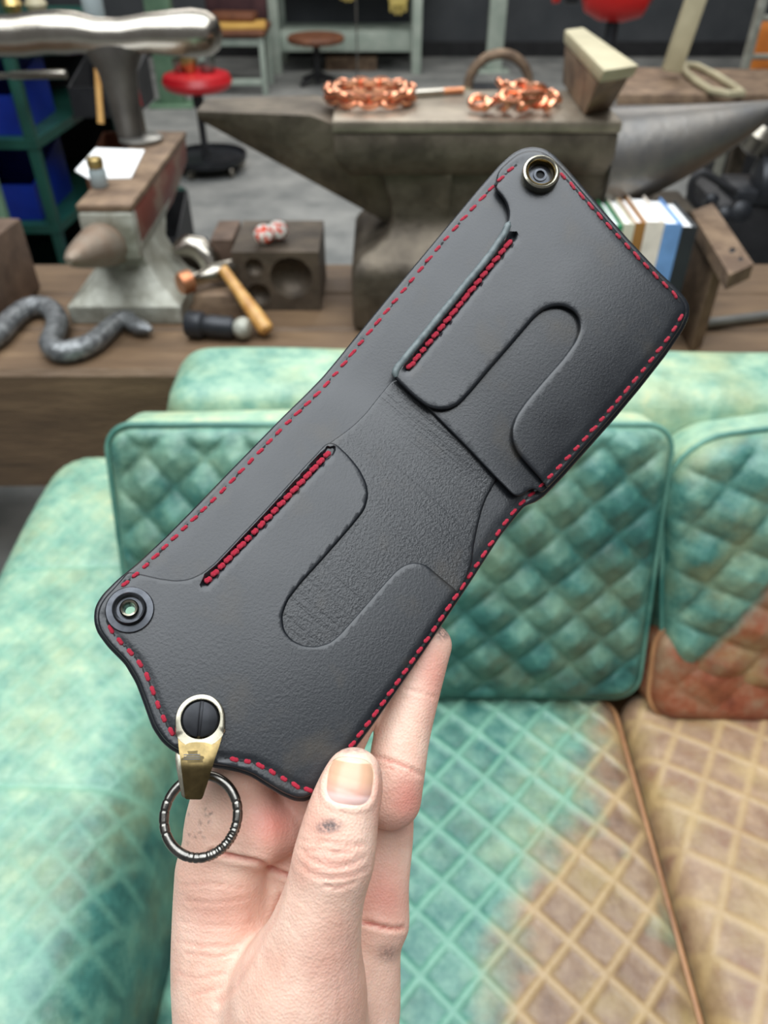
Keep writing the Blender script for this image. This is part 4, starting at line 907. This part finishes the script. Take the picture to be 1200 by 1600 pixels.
def ht(base, fn=None): return lambda V: base+relief(V)+(fn(V) if fn else 0)
px_m = .262/F
edge_h = lambda V: np.where(fold_d(V) > 0, np.where(seg_dist(V, np.array(S_LEFT), False) < 3, T1, T3+.0014+lift(V)*0), T1)
def height_at(V):
    V = np.asarray(V); inL = inside(V, np.array(low)); inU = inside(V, np.array(upp)); inM = inside(V, np.array(mid)); inF = inside(V, np.array(flap))
    h = np.where(inU, T3+.0014+lift(V), np.where(inL, T3, np.where(inM, T2+.0002+lift(V)*.75, np.where(inF, T2, T1))))
    return h+relief(V)
for ln_, p_, l_, w_ in ((S_LEFT, 21, 15.5, .0014), (S_TOP, 21, 15, .0014), (S_RIGHT, 20, 14.5, .0014), (S_BOT, 21, 15, .0015), (S_BL, 23, 16, .0015)):
    stitches(ln_, p_, l_, w_, height_at)
stitches(S_SLB, 15.2, 16.5, .0021, lambda V: T3-.0013+0*V[:, 0], .15); stitches(S_SLT, 15.2, 16.5, .0020, lambda V: T3+.0014-.0013+lift(V), .15)

awl.build('awl_holes', HOLE, wal, smooth=False)['kind'] = 'stuff'
# snaps
SNAP = mat('gunmetal', srgb(58, 60, 64), srgb(74, 76, 80), .3, .85, scale=300)
SNAPL = mat('antique_nickel', srgb(150, 146, 132), srgb(186, 180, 160), .25, 1, scale=300)
BRASSD = mat('antique_brass', srgb(106, 92, 62), srgb(136, 118, 80), .24, 1, scale=250)
k_ = .244/F
c = wpt([STUD], T3)[0]; n = wnormal(STUD)
sn = MB(); 
def ringlathe(prof, c, n, seg=36):                 # open lathe (keeps the hole)
    a = Vector(n); u = a.orthogonal().normalized(); w = a.cross(u); loops = [[Vector(c)+a*z+(u*math.cos(q)+w*math.sin(q))*r for q in [2*math.pi*k/seg for k in range(seg)]] for r, z in prof]
    loops.append(loops[0]); return MB().loft(loops, False)
stud = ringlathe([(37*k_, -.0003), (37*k_, .0005), (35.5*k_, .0008), (26*k_, .0009), (25.5*k_, .0011), (8.2*k_, .0010), (8.2*k_, -.003), (12*k_, -.003)], c, n).build('snap_stud', SNAP, wal, ang=35)
ringlathe([(25.5*k_, .0010), (25.5*k_, .0030), (23.5*k_, .0036), (20.5*k_, .0032), (19.5*k_, .0011)], c, n).build('outer_rim', SNAP, stud)
ringlathe([(14.5*k_, .0010), (14.5*k_, .0028), (12.5*k_, .0034), (9.5*k_, .0030), (8.4*k_, .0011)], c, n).build('inner_rim', SNAPL, stud)
SOCK = (843, 276); k2 = .302/F; c = wpt([SOCK], T3+.0014)[0]; n = wnormal(SOCK)
so = ringlathe([(29*k2, -.0003), (29.5*k2, .0022), (28*k2, .0034), (25*k2, .0038), (22*k2, .0034), (21*k2, .0028), (21*k2, .0004)], c, n).build('snap_socket', SNAPL, wal)
ringlathe([(21.2*k2, .0029), (20.2*k2, .0033), (18.6*k2, .0026), (18.6*k2, .0006), (21*k2, .0006)], c, n).build('spring_ring', BRASSD, so)
MB().lathe([(19*k2, .0005), (11*k2, .0008), (10.5*k2, .0014), (7*k2, .0015), (6.5*k2, .0003), (.5*k2, .0003)], c, n, 28).build('cup', SNAP, so)
MB().lathe([(6.2*k2, .0004), (6.2*k2, .0006), (.5*k2, .0006)], c, n, 20).build('rivet_hole', HOLE, so)

# clip with screw
CH = (313, 1124); zc0 = wcam([CH], T3)[0]; nC = wnormal(CH)
def cpt(px, py, h): return wpt([(px, py)], h)[0]
def plate(loopA, hA, hB):                          # outline prism at heights (functions of y)
    P = smooth_loop(resample(loopA, 3.5, True), 1); top = [cpt(p[0], p[1], hA(p)) for p in P]; bot = [cpt(p[0], p[1], hB(p)) for p in P]; return top, bot
hd = T3+.0022
def body_h(p): return hd+.0011*math.sin(max(0, min(1, (p[1]-1150)/95))*math.pi)-.0016*max(0, (p[1]-1205)/40)
clip = None
bodyl = [(278, 1150), (279, 1170), (283, 1200), (287, 1232), (289, 1246), (316, 1247), (324, 1230), (332, 1200), (341, 1172), (347, 1150), (338, 1156), (326, 1161), (313, 1162.5), (300, 1161), (288, 1156)]
t_, b_ = plate(bodyl, body_h, lambda p: body_h(p)-.0016)
rows_ = [(1150, 278, 347), (1158, 278.5, 345), (1166, 279, 342.5), (1175, 280, 339.5), (1185, 281.5, 336), (1195, 282.5, 333), (1205, 283.7, 330), (1215, 285, 327), (1225, 286.2, 324), (1235, 287.5, 320.5), (1243, 288.6, 318), (1247, 289, 316)]
lp_t = []
for yy, xa_, xb_ in rows_:
    sg = [(xa_+(xb_-xa_)*k/8, yy+(9*(1-(2*k/8-1)**2) if yy < 1160 else 0)*(1 if yy < 1155 else .4)) for k in range(9)]
    lp_t.append([cpt(x, y, body_h((x, y))-.0003*(2*k/8-1)**4) for k, (x, y) in enumerate(sg)]+[cpt(x, y, body_h((x, y))-.0016) for x, y in sg[::-1]])
clip = MB().loft(lp_t).build('ring_clip', BRASSD, wal, ang=40); clip['label'] = 'antique brass clip screwed to the wallet corner'
c = cpt(CH[0], CH[1], hd-.0016)
kk = .243/F
upv = cpt(CH[0], CH[1]-10, hd)-cpt(CH[0], CH[1]+10, hd); upv = upv-nC*(upv @ nC); upv /= np.linalg.norm(upv); rtv = np.cross(upv, nC)
def eye_loop(r_up, h, cap):
    out = []
    for k in range(48):
        a = 2*math.pi*k/48; cx_, cy_ = math.cos(a), math.sin(a); r = r_up
        if cap and cy_ < 0: r = min((r_up-.0*cy_)/max(abs(cx_), 1e-3), 42.0 if abs(cx_) < .8 else 50)
        out.append(c+(rtv*cx_+upv*cy_)*r*kk+nC*h)
    return out
lps = [eye_loop(37.0, 0, True), eye_loop(37.5, .0012, True), eye_loop(36.6, .0018, True), eye_loop(35, .0020, True), eye_loop(29.6, .0019, False), eye_loop(28.6, .0014, False), eye_loop(28.6, 0, False)]; lps.append(lps[0])
MB().loft(lps, False).build('clip_eye', mat('clip_nickel', srgb(156, 150, 132), srgb(182, 176, 158), .22, 1, scale=200), clip)
# screw head: two half discs either side of the slot
SCR = mat('black_screw', srgb(34, 35, 38), srgb(44, 45, 48), .38, .7, scale=300)
sd = cpt(CH[0]+2.5, CH[1]-24, hd)-cpt(CH[0]-2.5, CH[1]+24, hd); sd = sd/np.linalg.norm(sd); sx_ = np.cross(sd, nC)
scr = MB().lathe([(28.2*kk, 0), (28.2*kk, .0008), (27*kk, .0009)], c, nC, 36).build('screw', SCR, clip)
for s in (-1, 1):
    loop = []; rr = 27.8*kk; g0 = 2.1*kk; a0 = math.asin(g0/rr)
    for k in range(19):
        a = a0+(math.pi-2*a0)*k/18; loop.append(c+sd*rr*math.cos(a)+sx_*s*rr*math.sin(a))
    MB().prism([p+nC*.0018-(p-c)*.05 for p in loop], [p+nC*.0008 for p in loop]).build('screw_half', SCR, scr, bevel=.00025)
backl = [(274, 1160), (274, 1190), (279, 1220), (284, 1246), (300, 1248), (312, 1215), (322, 1160)]
t_, b_ = plate(backl, lambda p: -.0030-.0*p[1], lambda p: -.0044)
MB().prism(t_, b_).build('clip_back', SNAPL, clip, bevel=.0003)
t_, b_ = plate([(288, 1243), (289, 1249), (316, 1249.5), (318, 1243)], lambda p: body_h(p)-.0001, lambda p: -.0043)
MB().prism(t_, b_).build('clip_bend', BRASSD, clip)
# struck anvil mark on the clip
mk = [(-19, 7.5), (-18, 4), (-10, 1), (-6, -3.5), (-8, -8), (10, -9), (9, -4), (13, -1), (20, 1), (21, 4), (18, 7), (19, 11), (-7, 12), (-8, 7.5)]
mk = [(300+x*.92, 1181+y*.92) for x, y in mk]
MB().prism([cpt(x, y, body_h((x, y))+.00012) for x, y in mk], [cpt(x, y, body_h((x, y))-.0003) for x, y in mk]).build('anvil_mark', mat('struck_mark', srgb(74, 64, 44), srgb(96, 84, 58), .4, 1, scale=300), clip, smooth=False)
for yy in (1178.5, 1182, 1185.5):
    q = [(287, yy), (313, yy), (313, yy+1.3), (287, yy+1.3)]
    MB().prism([cpt(x, y, body_h((x, y))+.00018) for x, y in q], [cpt(x, y, body_h((x, y))-.0002) for x, y in q]).build('mark_line', SNAP, clip, smooth=False)

# key ring hanging in the clip
RING = mat('blackened_steel', srgb(104, 102, 98), srgb(132, 128, 122), .26, 1, scale=400)
rc0 = np.array([(314-600)/F, (800-1275)/F, -1])*.2405; mb = MB(); path = []; rr = []; seg = 240
tilt = np.array([0, .10, -.5])
for k in range(seg):
    a = 2*math.pi*k/seg; rad = 57.0*.2405/F; p = rc0+np.array([rad*math.cos(a), rad*math.sin(a), -.0038*math.sin(a)-.0004*math.cos(a)])
    path.append(c2w(p)); deg = math.degrees(a) % 360; r = .00156
    for g0 in (8, 20, 158, 172, 190, 204, 256, 264, 272, 283, 300, 312, 321, 336, 350): r -= .00020*math.exp(-((deg-g0)/1.2)**2)
    if 285 < deg < 345: r += .00012*math.sin(deg*1.3)
    rr.append(r)
ringo = MB().tube(path, rr, 14, closed=True).build('key_ring', RING)
tag(ringo, 'dark engraved steel key ring hanging from the wallet clip', 'key ring')

# ------------------------------------------------------------------ the hand (left hand, palm to the viewer, thumb pressing the wallet from the front)
def cm_(px, py, z): return np.array([(px-600)/F*z, (800-py)/F*z, -z])*1000.0        # camera space, millimetres
def wz(px, py, h=0.0): return -float(wcam([(px, py)], h)[0][2])
def front(px, py, r): return wz(px, py, T3+.0002)-r*.001      # centre depth so that a round of radius r (mm) rests on the front of the leather
def behind(px, py, r): return wz(px, py, -.0025)+r*.00115+.0004
def smin(a, b, k):
    h = np.clip(k-np.abs(a-b), 0, None)/k; return np.minimum(a, b)-h*h*k*.25
def cone(P, a, b, ra, rb, fz=1.0):
    """tapered round limb segment; fz flattens along depth"""
    a = np.asarray(a, np.float32); ab = (np.asarray(b, np.float32)-a); D = P-a
    if fz != 1.0: D = D*np.array([1, 1, 1/fz], np.float32); ab = ab*np.array([1, 1, 1/fz], np.float32)
    t = np.clip((D @ ab)/float(ab @ ab), 0, 1); dd = np.einsum('...i,...i', D, D)-2*t*(D @ ab)+t*t*float(ab @ ab)
    return np.sqrt(np.maximum(dd, 0))-(np.float32(ra)+np.float32(rb-ra)*t)
def fine(Jn, n=3):                                  # spline through the joints, radii too: no rings at the joints
    if len(Jn) < 3: return Jn
    A = [np.r_[p, r] for p, r in Jn]; return [(q[:3], float(q[3])) for q in cr_spline(A, n)]
_cache = {}
def chain_sdf(P, J, k=3.0, fz=1.0):
    key = id(J)
    if key not in _cache: _cache[key] = fine(J)
    Q = _cache[key]; d = None
    for (a, ra), (b, rb) in zip(Q[:-1], Q[1:]):
        e = cone(P, a, b, ra, rb, fz); d = e if d is None else np.minimum(d, e)
    return d
def J(*rows): return [(cm_(px, py, z), r) for px, py, z, r in rows]
ft = front(548, 1205, 8.2)
THUMB = J((552, 1214, ft+.0008, 9.0), (547, 1234, ft-.0005, 10.2), (535, 1275, ft-.002, 11.3), (522, 1338, ft-.0035, 12.6), (512, 1378, ft-.003, 12.4), (500, 1425, ft-.002, 13.3), (484, 1490, ft+.0015, 16.5), (466, 1560, ft+.007, 22.5), (452, 1650, ft+.016, 26), (440, 1790, ft+.026, 27))
def bz(px, py, r, z): return max(z, behind(px, py, r))
INDEX = J((352, 1365, .2655, 14.6), (350, 1300, .2655, 13.8), (362, 1245, bz(362, 1245, 13, .264), 13.2), (395, 1150, bz(395, 1150, 11.5, 0), 11.5), (440, 1075, bz(440, 1075, 10, 0), 10), (480, 1015, bz(480, 1015, 8.5, 0), 8.5))
INDEX_PAD = [(cm_(408, 1296, .2600), 12.0), (cm_(432, 1292, .2630), 11.5)]
MIDDLE = J((455, 1390, .276, 14), (475, 1290, .272, 13), (500, 1200, bz(500, 1200, 12, .268), 12), (545, 1110, bz(545, 1110, 10.5, 0), 10.5), (585, 1040, bz(585, 1040, 9, 0), 9))
RING = J((588, 1440, .277, 12.2), (592, 1380, .279, 11.0), (598, 1310, .283, 11.2), (602, 1262, .281, 10.5))
RING2 = J((611, 1247, .2685, 10.6), (619, 1205, .269, 10.1), (628, 1150, bz(628, 1150, 9.8, .266), 9.9), (643, 1095, bz(643, 1095, 9.3, .266), 9.4), (662, 1035, bz(662, 1035, 8.4, .266), 8.6), (673, 1008, bz(673, 1008, 7.8, .266), 7.8))
LITTLE = J((575, 1450, .289, 12), (585, 1360, .297, 10.5), (600, 1280, .300, 9.5), (620, 1210, .298, 8.5))
PALM = [J((345, 1365, .2665, 15.6), (345, 1430, .266, 16.6), (352, 1530, .264, 18.5), (375, 1680, .262, 21), (400, 1800, .262, 23)),
        J((440, 1385, .2785, 15), (440, 1530, .276, 17), (435, 1780, .272, 20)),
        J((525, 1415, .2805, 14), (515, 1550, .278, 16), (470, 1780, .274, 20)),
        J((573, 1455, .2775, 12.0), (572, 1520, .276, 12.6), (560, 1620, .275, 14.5), (510, 1790, .272, 19))]
WRIST = J((440, 1760, .268, 27), (440, 1950, .272, 29), (440, 2250, .285, 33))
def sd_thumb(P): return chain_sdf(P, THUMB, 4.0)
def hand_sdf(P):
    palm = None
    for c in PALM: e = chain_sdf(P, c, 3, .92); palm = e if palm is None else smin(palm, e, 9)
    palm = smin(palm, chain_sdf(P, WRIST, 3, .85), 22)
    idx = smin(chain_sdf(P, INDEX, 4), cone(P, INDEX_PAD[0][0], INDEX_PAD[1][0], 11.5, 10.5), 7)
    d = smin(palm, idx, 3.5)
    d = smin(d, chain_sdf(P, MIDDLE, 4), 1.6)
    ring = smin(chain_sdf(P, RING, 4), chain_sdf(P, RING2, 3.5), 1.2)
    d = smin(d, ring, 1.8); d = smin(d, chain_sdf(P, LITTLE, 4), 1.5)
    th = sd_thumb(P); yy = P[..., 1]
    low = np.clip((-150-yy)/40, 0, 1)                # broad web at the root, free above
    d = smin(d, th, 1.8+12*low)
    return d
def surface_nets(f, lo, hi, h):
    n = np.ceil((hi-lo)/h).astype(int)+1; ax_ = [(lo[i]+h*np.arange(n[i])).astype(np.float32) for i in range(3)]
    D = np.empty(n, np.float32); B = 12; nb_ = [range(0, n[i], B) for i in range(3)]
    blocks = np.array([(i, j, k) for i in nb_[0] for j in nb_[1] for k in nb_[2]])
    cd = f(lo+h*(blocks+B/2))                         # skip blocks far from the skin
    for (i, j, k), d0 in zip(blocks, cd):
        if abs(d0) > B*h*.87*1.25+4: D[i:i+B, j:j+B, k:k+B] = d0; continue
        g_ = np.stack(np.meshgrid(ax_[0][i:i+B], ax_[1][j:j+B], ax_[2][k:k+B], indexing='ij'), -1); D[i:i+B, j:j+B, k:k+B] = f(g_)
    S = D < 0; c = np.zeros(n-1, np.int8)
    for a in (0, 1):
        for b in (0, 1):
            for e in (0, 1): c += S[a:n[0]-1+a, b:n[1]-1+b, e:n[2]-1+e]
    act = (c > 0) & (c < 8); ids = -np.ones(n-1, np.int64); I = np.argwhere(act); ids[act] = np.arange(len(I))
    acc = np.zeros((len(I), 3)); cnt = np.zeros(len(I)); cor = [(a, b, e) for a in (0, 1) for b in (0, 1) for e in (0, 1)]
    for p in cor:
        for k in range(3):
            if p[k]: continue
            q = list(p); q[k] = 1; A = I+np.array(p); B = I+np.array(q); da = D[tuple(A.T)]; db = D[tuple(B.T)]; m = (da < 0) != (db < 0)
            t = da[m]/(da[m]-db[m]); pt = A[m]+t[:, None]*(B[m]-A[m]); acc[m] += pt; cnt[m] += 1
    V = lo+h*acc/cnt[:, None]; faces = []
    for k in range(3):
        u, w = (k+1) % 3, (k+2) % 3; sl0 = [slice(None)]*3; sl1 = [slice(None)]*3; sl0[k] = slice(0, -1); sl1[k] = slice(1, None)
        E = np.argwhere(S[tuple(sl0)] != S[tuple(sl1)]); ok = (E[:, u] > 0) & (E[:, w] > 0) & (E[:, u] < n[u]-1) & (E[:, w] < n[w]-1); E = E[ok]
        o = np.eye(3, dtype=int); q = [ids[tuple((E-a).T)] for a in (o[u]*0, o[u], o[u]+o[w], o[w])]
        fl = S[tuple(E.T)]; Q = np.stack(q, 1); Q[~fl] = Q[~fl][:, ::-1]; faces.append(Q)
    return V, np.vstack(faces)
HV, HF = surface_nets(hand_sdf, np.array([-96., -300, -325]), np.array([34., -40, -200]), 1.0)
# relax the grid a little, then get normals
def grad(f, P, e=.4): P = P.astype(np.float32); d0 = f(P); I3 = np.eye(3, dtype=np.float32); return np.stack([f(P+I3[i]*e)-d0 for i in range(3)], -1)
# even out the surface: gently around the fingers, more over the thumb root and wrist
pyv = 800-F*HV[:, 1]/-HV[:, 2]; lam = .25+.5*np.clip((pyv-1370)/120, 0, 1)
ed = np.vstack([HF[:, [0, 1]], HF[:, [1, 2]], HF[:, [2, 3]], HF[:, [3, 0]]]); ed = np.unique(np.sort(ed, 1), axis=0); deg = np.bincount(ed.ravel(), minlength=len(HV)).astype(float)
for it in range(30):
    acc = np.stack([np.bincount(ed[:, 0], HV[ed[:, 1], i], len(HV))+np.bincount(ed[:, 1], HV[ed[:, 0], i], len(HV)) for i in range(3)], 1)
    w_ = lam if it < 4 else np.where(pyv > 1370, lam-.25, 0); HV = HV+(acc/deg[:, None]-HV)*w_[:, None]
fn = np.cross(HV[HF[:, 2]]-HV[HF[:, 0]], HV[HF[:, 3]]-HV[HF[:, 1]]); gN = np.zeros_like(HV)
for c in range(4):
    for i in range(3): gN[:, i] += np.bincount(HF[:, c], fn[:, i], len(HV))
gN /= np.linalg.norm(gN, axis=1)[:, None]+1e-12
sgn = np.sign(np.mean(hand_sdf((HV[::50]+gN[::50]*1.5).astype(np.float32)))); gN *= sgn
PX = 600+F*HV[:, 0]/-HV[:, 2]; PY = 800-F*HV[:, 1]/-HV[:, 2]; PP = np.stack([PX, PY], 1); facing = np.clip(-gN @ np.array([0, 0, -1.]), 0, 1)
on_thumb = (np.abs(sd_thumb(HV.astype(np.float32))) < 1.5)
disp = np.zeros(len(HV)); red = np.zeros(len(HV)); dirt = np.zeros(len(HV))
def crease(line, w, dep, sel, redness=.6):
    global disp, red
    l = smooth_loop(resample(line, 5), 2, False); d = seg_dist(PP, l, False); e = np.exp(-(d/w)**2)*sel*facing
    disp -= dep*e; disp += dep*.30*np.exp(-((d-2.4*w)/(1.4*w))**2)*sel*facing; red = np.maximum(red, redness*e)
near_ = on_thumb.astype(float); far_ = 1-near_
for l in ([(470, 1312), (488, 1318), (512, 1316), (540, 1322), (572, 1320)], [(466, 1326), (480, 1330), (500, 1326), (525, 1333), (548, 1331)], [(474, 1334), (498, 1350), (522, 1356), (546, 1352), (570, 1340)], [(466, 1350), (486, 1366), (514, 1373), (544, 1370), (574, 1358)], [(506, 1384), (530, 1387), (556, 1378)]):
    crease(l, 2.6, .55, near_, .35)
for l in ([(452, 1395), (475, 1412), (500, 1440)], [(440, 1430), (462, 1452), (480, 1480)], [(500, 1400), (525, 1420), (540, 1450)], [(425, 1465), (440, 1500), (450, 1540)], [(545, 1460), (552, 1500), (556, 1560)], [(520, 1470), (530, 1520), (532, 1590)]):
    crease(l, 2.0, .20, near_, .1)
for l in ([(330, 1331), (352, 1336), (380, 1342), (405, 1347), (430, 1360), (452, 1369)],):
    crease(l, 3.6, 1.5, far_, .9)
for l in ([(292, 1408), (330, 1412), (370, 1408), (400, 1400)], [(280, 1440), (320, 1446), (360, 1448), (400, 1440)], [(275, 1470), (310, 1478), (350, 1480), (385, 1470)], [(290, 1490), (340, 1496), (395, 1478)], [(275, 1520), (310, 1530), (350, 1520)], [(300, 1555), (340, 1545), (370, 1525)], [(285, 1385), (330, 1380), (380, 1388)], [(345, 1575), (362, 1550), (378, 1525)]):
    crease(l, 2.3, .35, far_, .3)
crease([(440, 1400), (428, 1436), (406, 1470), (386, 1504), (369, 1540), (342, 1568)], 4.5, 1.0, np.ones(len(PX)), .45)
crease([(568, 1441), (590, 1447), (612, 1452), (630, 1450)], 3.4, 1.3, far_, 1.0)
crease([(572, 1178), (600, 1186), (630, 1197), (662, 1212)], 3.0, .8, far_, .7); crease([(578, 1192), (610, 1199), (650, 1214)], 2.5, .4, far_, .5)
crease([(632, 1075), (655, 1082), (682, 1090)], 2.4, .35, far_, .3)
def blob(c, rx, ry, sel, a):
    global red
    red = np.maximum(red, a*sel*np.exp(-((PX-c[0])/rx)**2-((PY-c[1])/ry)**2))
blob((430, 1285), 45, 50, far_, .8); blob((640, 1250), 34, 44, far_, .75); blob((680, 1060), 26, 60, far_, .55); blob((520, 1350), 60, 30, near_, .35); blob((600, 1400), 40, 50, far_, .6); blob((340, 1430), 60, 50, far_, .3); blob((595, 1260), 12, 60, near_, .5); blob((530, 1520), 60, 80, near_, .25); blob((500, 1290), 30, 30, near_, .2)
def smudge(c, rx, ry, sel, a, rot=0):
    global dirt
    x = PX-c[0]; y = PY-c[1]; cr2, s2 = math.cos(rot), math.sin(rot); u = (x*cr2+y*s2)/rx; v = (-x*s2+y*cr2)/ry
    dirt = np.maximum(dirt, a*sel*np.exp(-(u*u+v*v)**1.5))
smudge((514, 1291), 20, 11, near_, 1.0, -.15); smudge((606, 1490), 16, 14, far_, .5); smudge((693, 985), 16, 16, far_, .9); smudge((550, 1172), 38, 5, near_, .55); smudge((594, 1200), 6, 24, near_, .3)
for _ in range(14): smudge((rng.uniform(290, 330), rng.uniform(1262, 1318)), 2.4, 2.4, far_, .6)
HV = HV+gN*disp[:, None]
# nail bed: sink the skin under the nail slightly and raise the fold around it
NC = np.array([547., 1221.]); NRX, NRY, NROT = 37.0, 38.0, R(7)
def nail_uv(px, py):
    x = px-NC[0]; y = py-NC[1]; return (x*math.cos(NROT)+y*math.sin(NROT))/NRX, (-x*math.sin(NROT)+y*math.cos(NROT))/NRY
nu, nv = nail_uv(PX, PY); nr = (np.abs(nu)**3.2+np.abs(nv)**3.2)**(1/3.2); sel = near_*(facing > .2)
HV = HV-gN*(sel*(.55*(1-sm(nr, .80, 1.02))-.55*np.exp(-((nr-1.13)/.10)**2)*sm(nv, -.6, .3)))[:, None]
W = c2w(HV*.001)
def skin_material():
    m = bpy.data.materials.new('skin'); m.use_nodes = True; N = m.node_tree.nodes; L = m.node_tree.links; b = N['Principled BSDF']
    b.inputs['Roughness'].default_value = .5; b.inputs['Subsurface Weight'].default_value = .18; b.inputs['Subsurface Radius'].default_value = (1, .35, .2); b.inputs['Subsurface Scale'].default_value = .003
    b.inputs['Specular IOR Level'].default_value = .4
    tc = N.new('ShaderNodeTexCoord')
    def no(s, d=5): n = N.new('ShaderNodeTexNoise'); n.inputs['Scale'].default_value = s; n.inputs['Detail'].default_value = d; L.new(tc.outputs['Object'], n.inputs[0]); return n.outputs[0]
    def mixc(f, a, c):
        n = N.new('ShaderNodeMix'); n.data_type = 'RGBA'; L.new(f, n.inputs[0])
        for i, x in ((6, a), (7, c)):
            if isinstance(x, tuple): n.inputs[i].default_value = x
            else: L.new(x, n.inputs[i])
        return n.outputs[2]
    cr = N.new('ShaderNodeValToRGB'); e = cr.color_ramp.elements; e[0].position = .34; e[0].color = srgb(216, 174, 154); e[1].position = .68; e[1].color = srgb(230, 196, 176); L.new(no(70), cr.inputs[0])
    a = N.new('ShaderNodeAttribute'); a.attribute_name = 'red'; c = mixc(a.outputs['Fac'], cr.outputs[0], srgb(204, 120, 106))
    d = N.new('ShaderNodeAttribute'); d.attribute_name = 'dirt'
    mu = N.new('ShaderNodeMath'); mu.operation = 'MULTIPLY'; mu.use_clamp = True; L.new(d.outputs['Fac'], mu.inputs[0]); dn = N.new('ShaderNodeMapRange'); dn.inputs[1].default_value = .22; dn.inputs[2].default_value = .55; L.new(no(900, 2), dn.inputs[0]); L.new(dn.outputs[0], mu.inputs[1])
    c = mixc(mu.outputs[0], c, srgb(96, 84, 82)); L.new(c, b.inputs['Base Color'])
    vo = N.new('ShaderNodeTexVoronoi'); vo.inputs['Scale'].default_value = 1100; L.new(tc.outputs['Object'], vo.inputs[0])
    ad = N.new('ShaderNodeMath'); ad.operation = 'MULTIPLY_ADD'; ad.inputs[1].default_value = .5; L.new(vo.outputs['Distance'], ad.inputs[0]); L.new(no(260, 8), ad.inputs[2])
    bp = N.new('ShaderNodeBump'); bp.inputs['Strength'].default_value = .42; bp.inputs['Distance'].default_value = .0006; L.new(ad.outputs[0], bp.inputs['Height']); L.new(bp.outputs[0], b.inputs['Normal'])
    return m
SKIN = skin_material()
me = bpy.data.meshes.new('hand'); me.from_pydata(W.tolist(), [], HF.tolist()); me.materials.append(SKIN); me.polygons.foreach_set('use_smooth', np.ones(len(me.polygons), bool))
for k, val in (('red', red), ('dirt', dirt)): a = me.attributes.new(k, 'FLOAT', 'POINT'); a.data.foreach_set('value', val.astype(np.float32))
hand = bpy.data.objects.new('hand', me); COL.objects.link(hand)
tag(hand, 'bare left hand with smudged thumb pinching the wallet corner', 'hand')
# thumb nail
nu_ = np.linspace(-1, 1, 33); U_, V_ = np.meshgrid(nu_, nu_, indexing='ij')
k = np.maximum(np.abs(U_), np.abs(V_))/np.maximum((np.abs(U_)**3.2+np.abs(V_)**3.2)**(1/3.2), 1e-9); u = U_*k; v = V_*k
x = NC[0]+NRX*u*math.cos(NROT)-NRY*v*math.sin(NROT); y = NC[1]+NRX*u*math.sin(NROT)+NRY*v*math.cos(NROT)
rr_ = np.stack([(x-600)/F, (800-y)/F, -np.ones_like(x)], -1); zz_ = np.full(x.shape, 190.0)
for _ in range(60): zz_ += .8*np.clip(sd_thumb((rr_*zz_[..., None]).astype(np.float32)), -1, 5)
rad_ = np.maximum(np.abs(U_), np.abs(V_)); offs = -.15+.62*(1-rad_**6)+.35*np.clip(-v-.55, 0, 1)
NP = c2w(rr_*(zz_-offs)[..., None]*.001); NP2 = c2w(rr_*(zz_+.55)[..., None]*.001); n = 33
Vn = np.vstack([NP.reshape(-1, 3), NP2.reshape(-1, 3)]); Fn = [(i*n+j, (i+1)*n+j, (i+1)*n+j+1, i*n+j+1) for i in range(n-1) for j in range(n-1)]
Fn += [tuple(q+n*n for q in f[::-1]) for f in Fn]; bd = [i*n for i in range(n)]+[(n-1)*n+j for j in range(1, n)]+[i*n+n-1 for i in range(n-2, -1, -1)]+[j for j in range(n-2, 0, -1)]
Fn += [(bd[i], bd[(i+1) % len(bd)], bd[(i+1) % len(bd)]+n*n, bd[i]+n*n) for i in range(len(bd))]
nm = bpy.data.materials.new('nail'); nm.use_nodes = True; N = nm.node_tree.nodes; L = nm.node_tree.links; b = N['Principled BSDF']; b.inputs['Roughness'].default_value = .3; b.inputs['Subsurface Weight'].default_value = .1; b.inputs['Subsurface Scale'].default_value = .002
at_ = N.new('ShaderNodeAttribute'); at_.attribute_name = 'along'; cr = N.new('ShaderNodeValToRGB'); e = cr.color_ramp.elements; e[0].position = .0; e[0].color = srgb(206, 190, 164); e[1].position = 1.0; e[1].color = srgb(212, 172, 160)
for p_, c_ in ((.10, srgb(208, 194, 166)), (.13, srgb(196, 156, 126)), (.5, srgb(206, 162, 134)), (.76, srgb(206, 160, 144)), (.84, srgb(222, 188, 180))): q_ = e.new(p_); q_.color = c_
L.new(at_.outputs['Fac'], cr.inputs[0]); L.new(cr.outputs[0], b.inputs['Base Color'])
me = bpy.data.meshes.new('thumb_nail'); me.from_pydata(Vn.tolist(), [], Fn); me.materials.append(nm); me.polygons.foreach_set('use_smooth', np.ones(len(me.polygons), bool))
al = ((v-.16*(1-u**2)*0+.10*(u**2))*.5+.5); al = np.r_[al.ravel(), al.ravel()]; a = me.attributes.new('along', 'FLOAT', 'POINT'); a.data.foreach_set('value', al.astype(np.float32))
nail = bpy.data.objects.new('thumb_nail', me); COL.objects.link(nail); nail.parent = hand; nail['label'] = 'pale thumb nail'
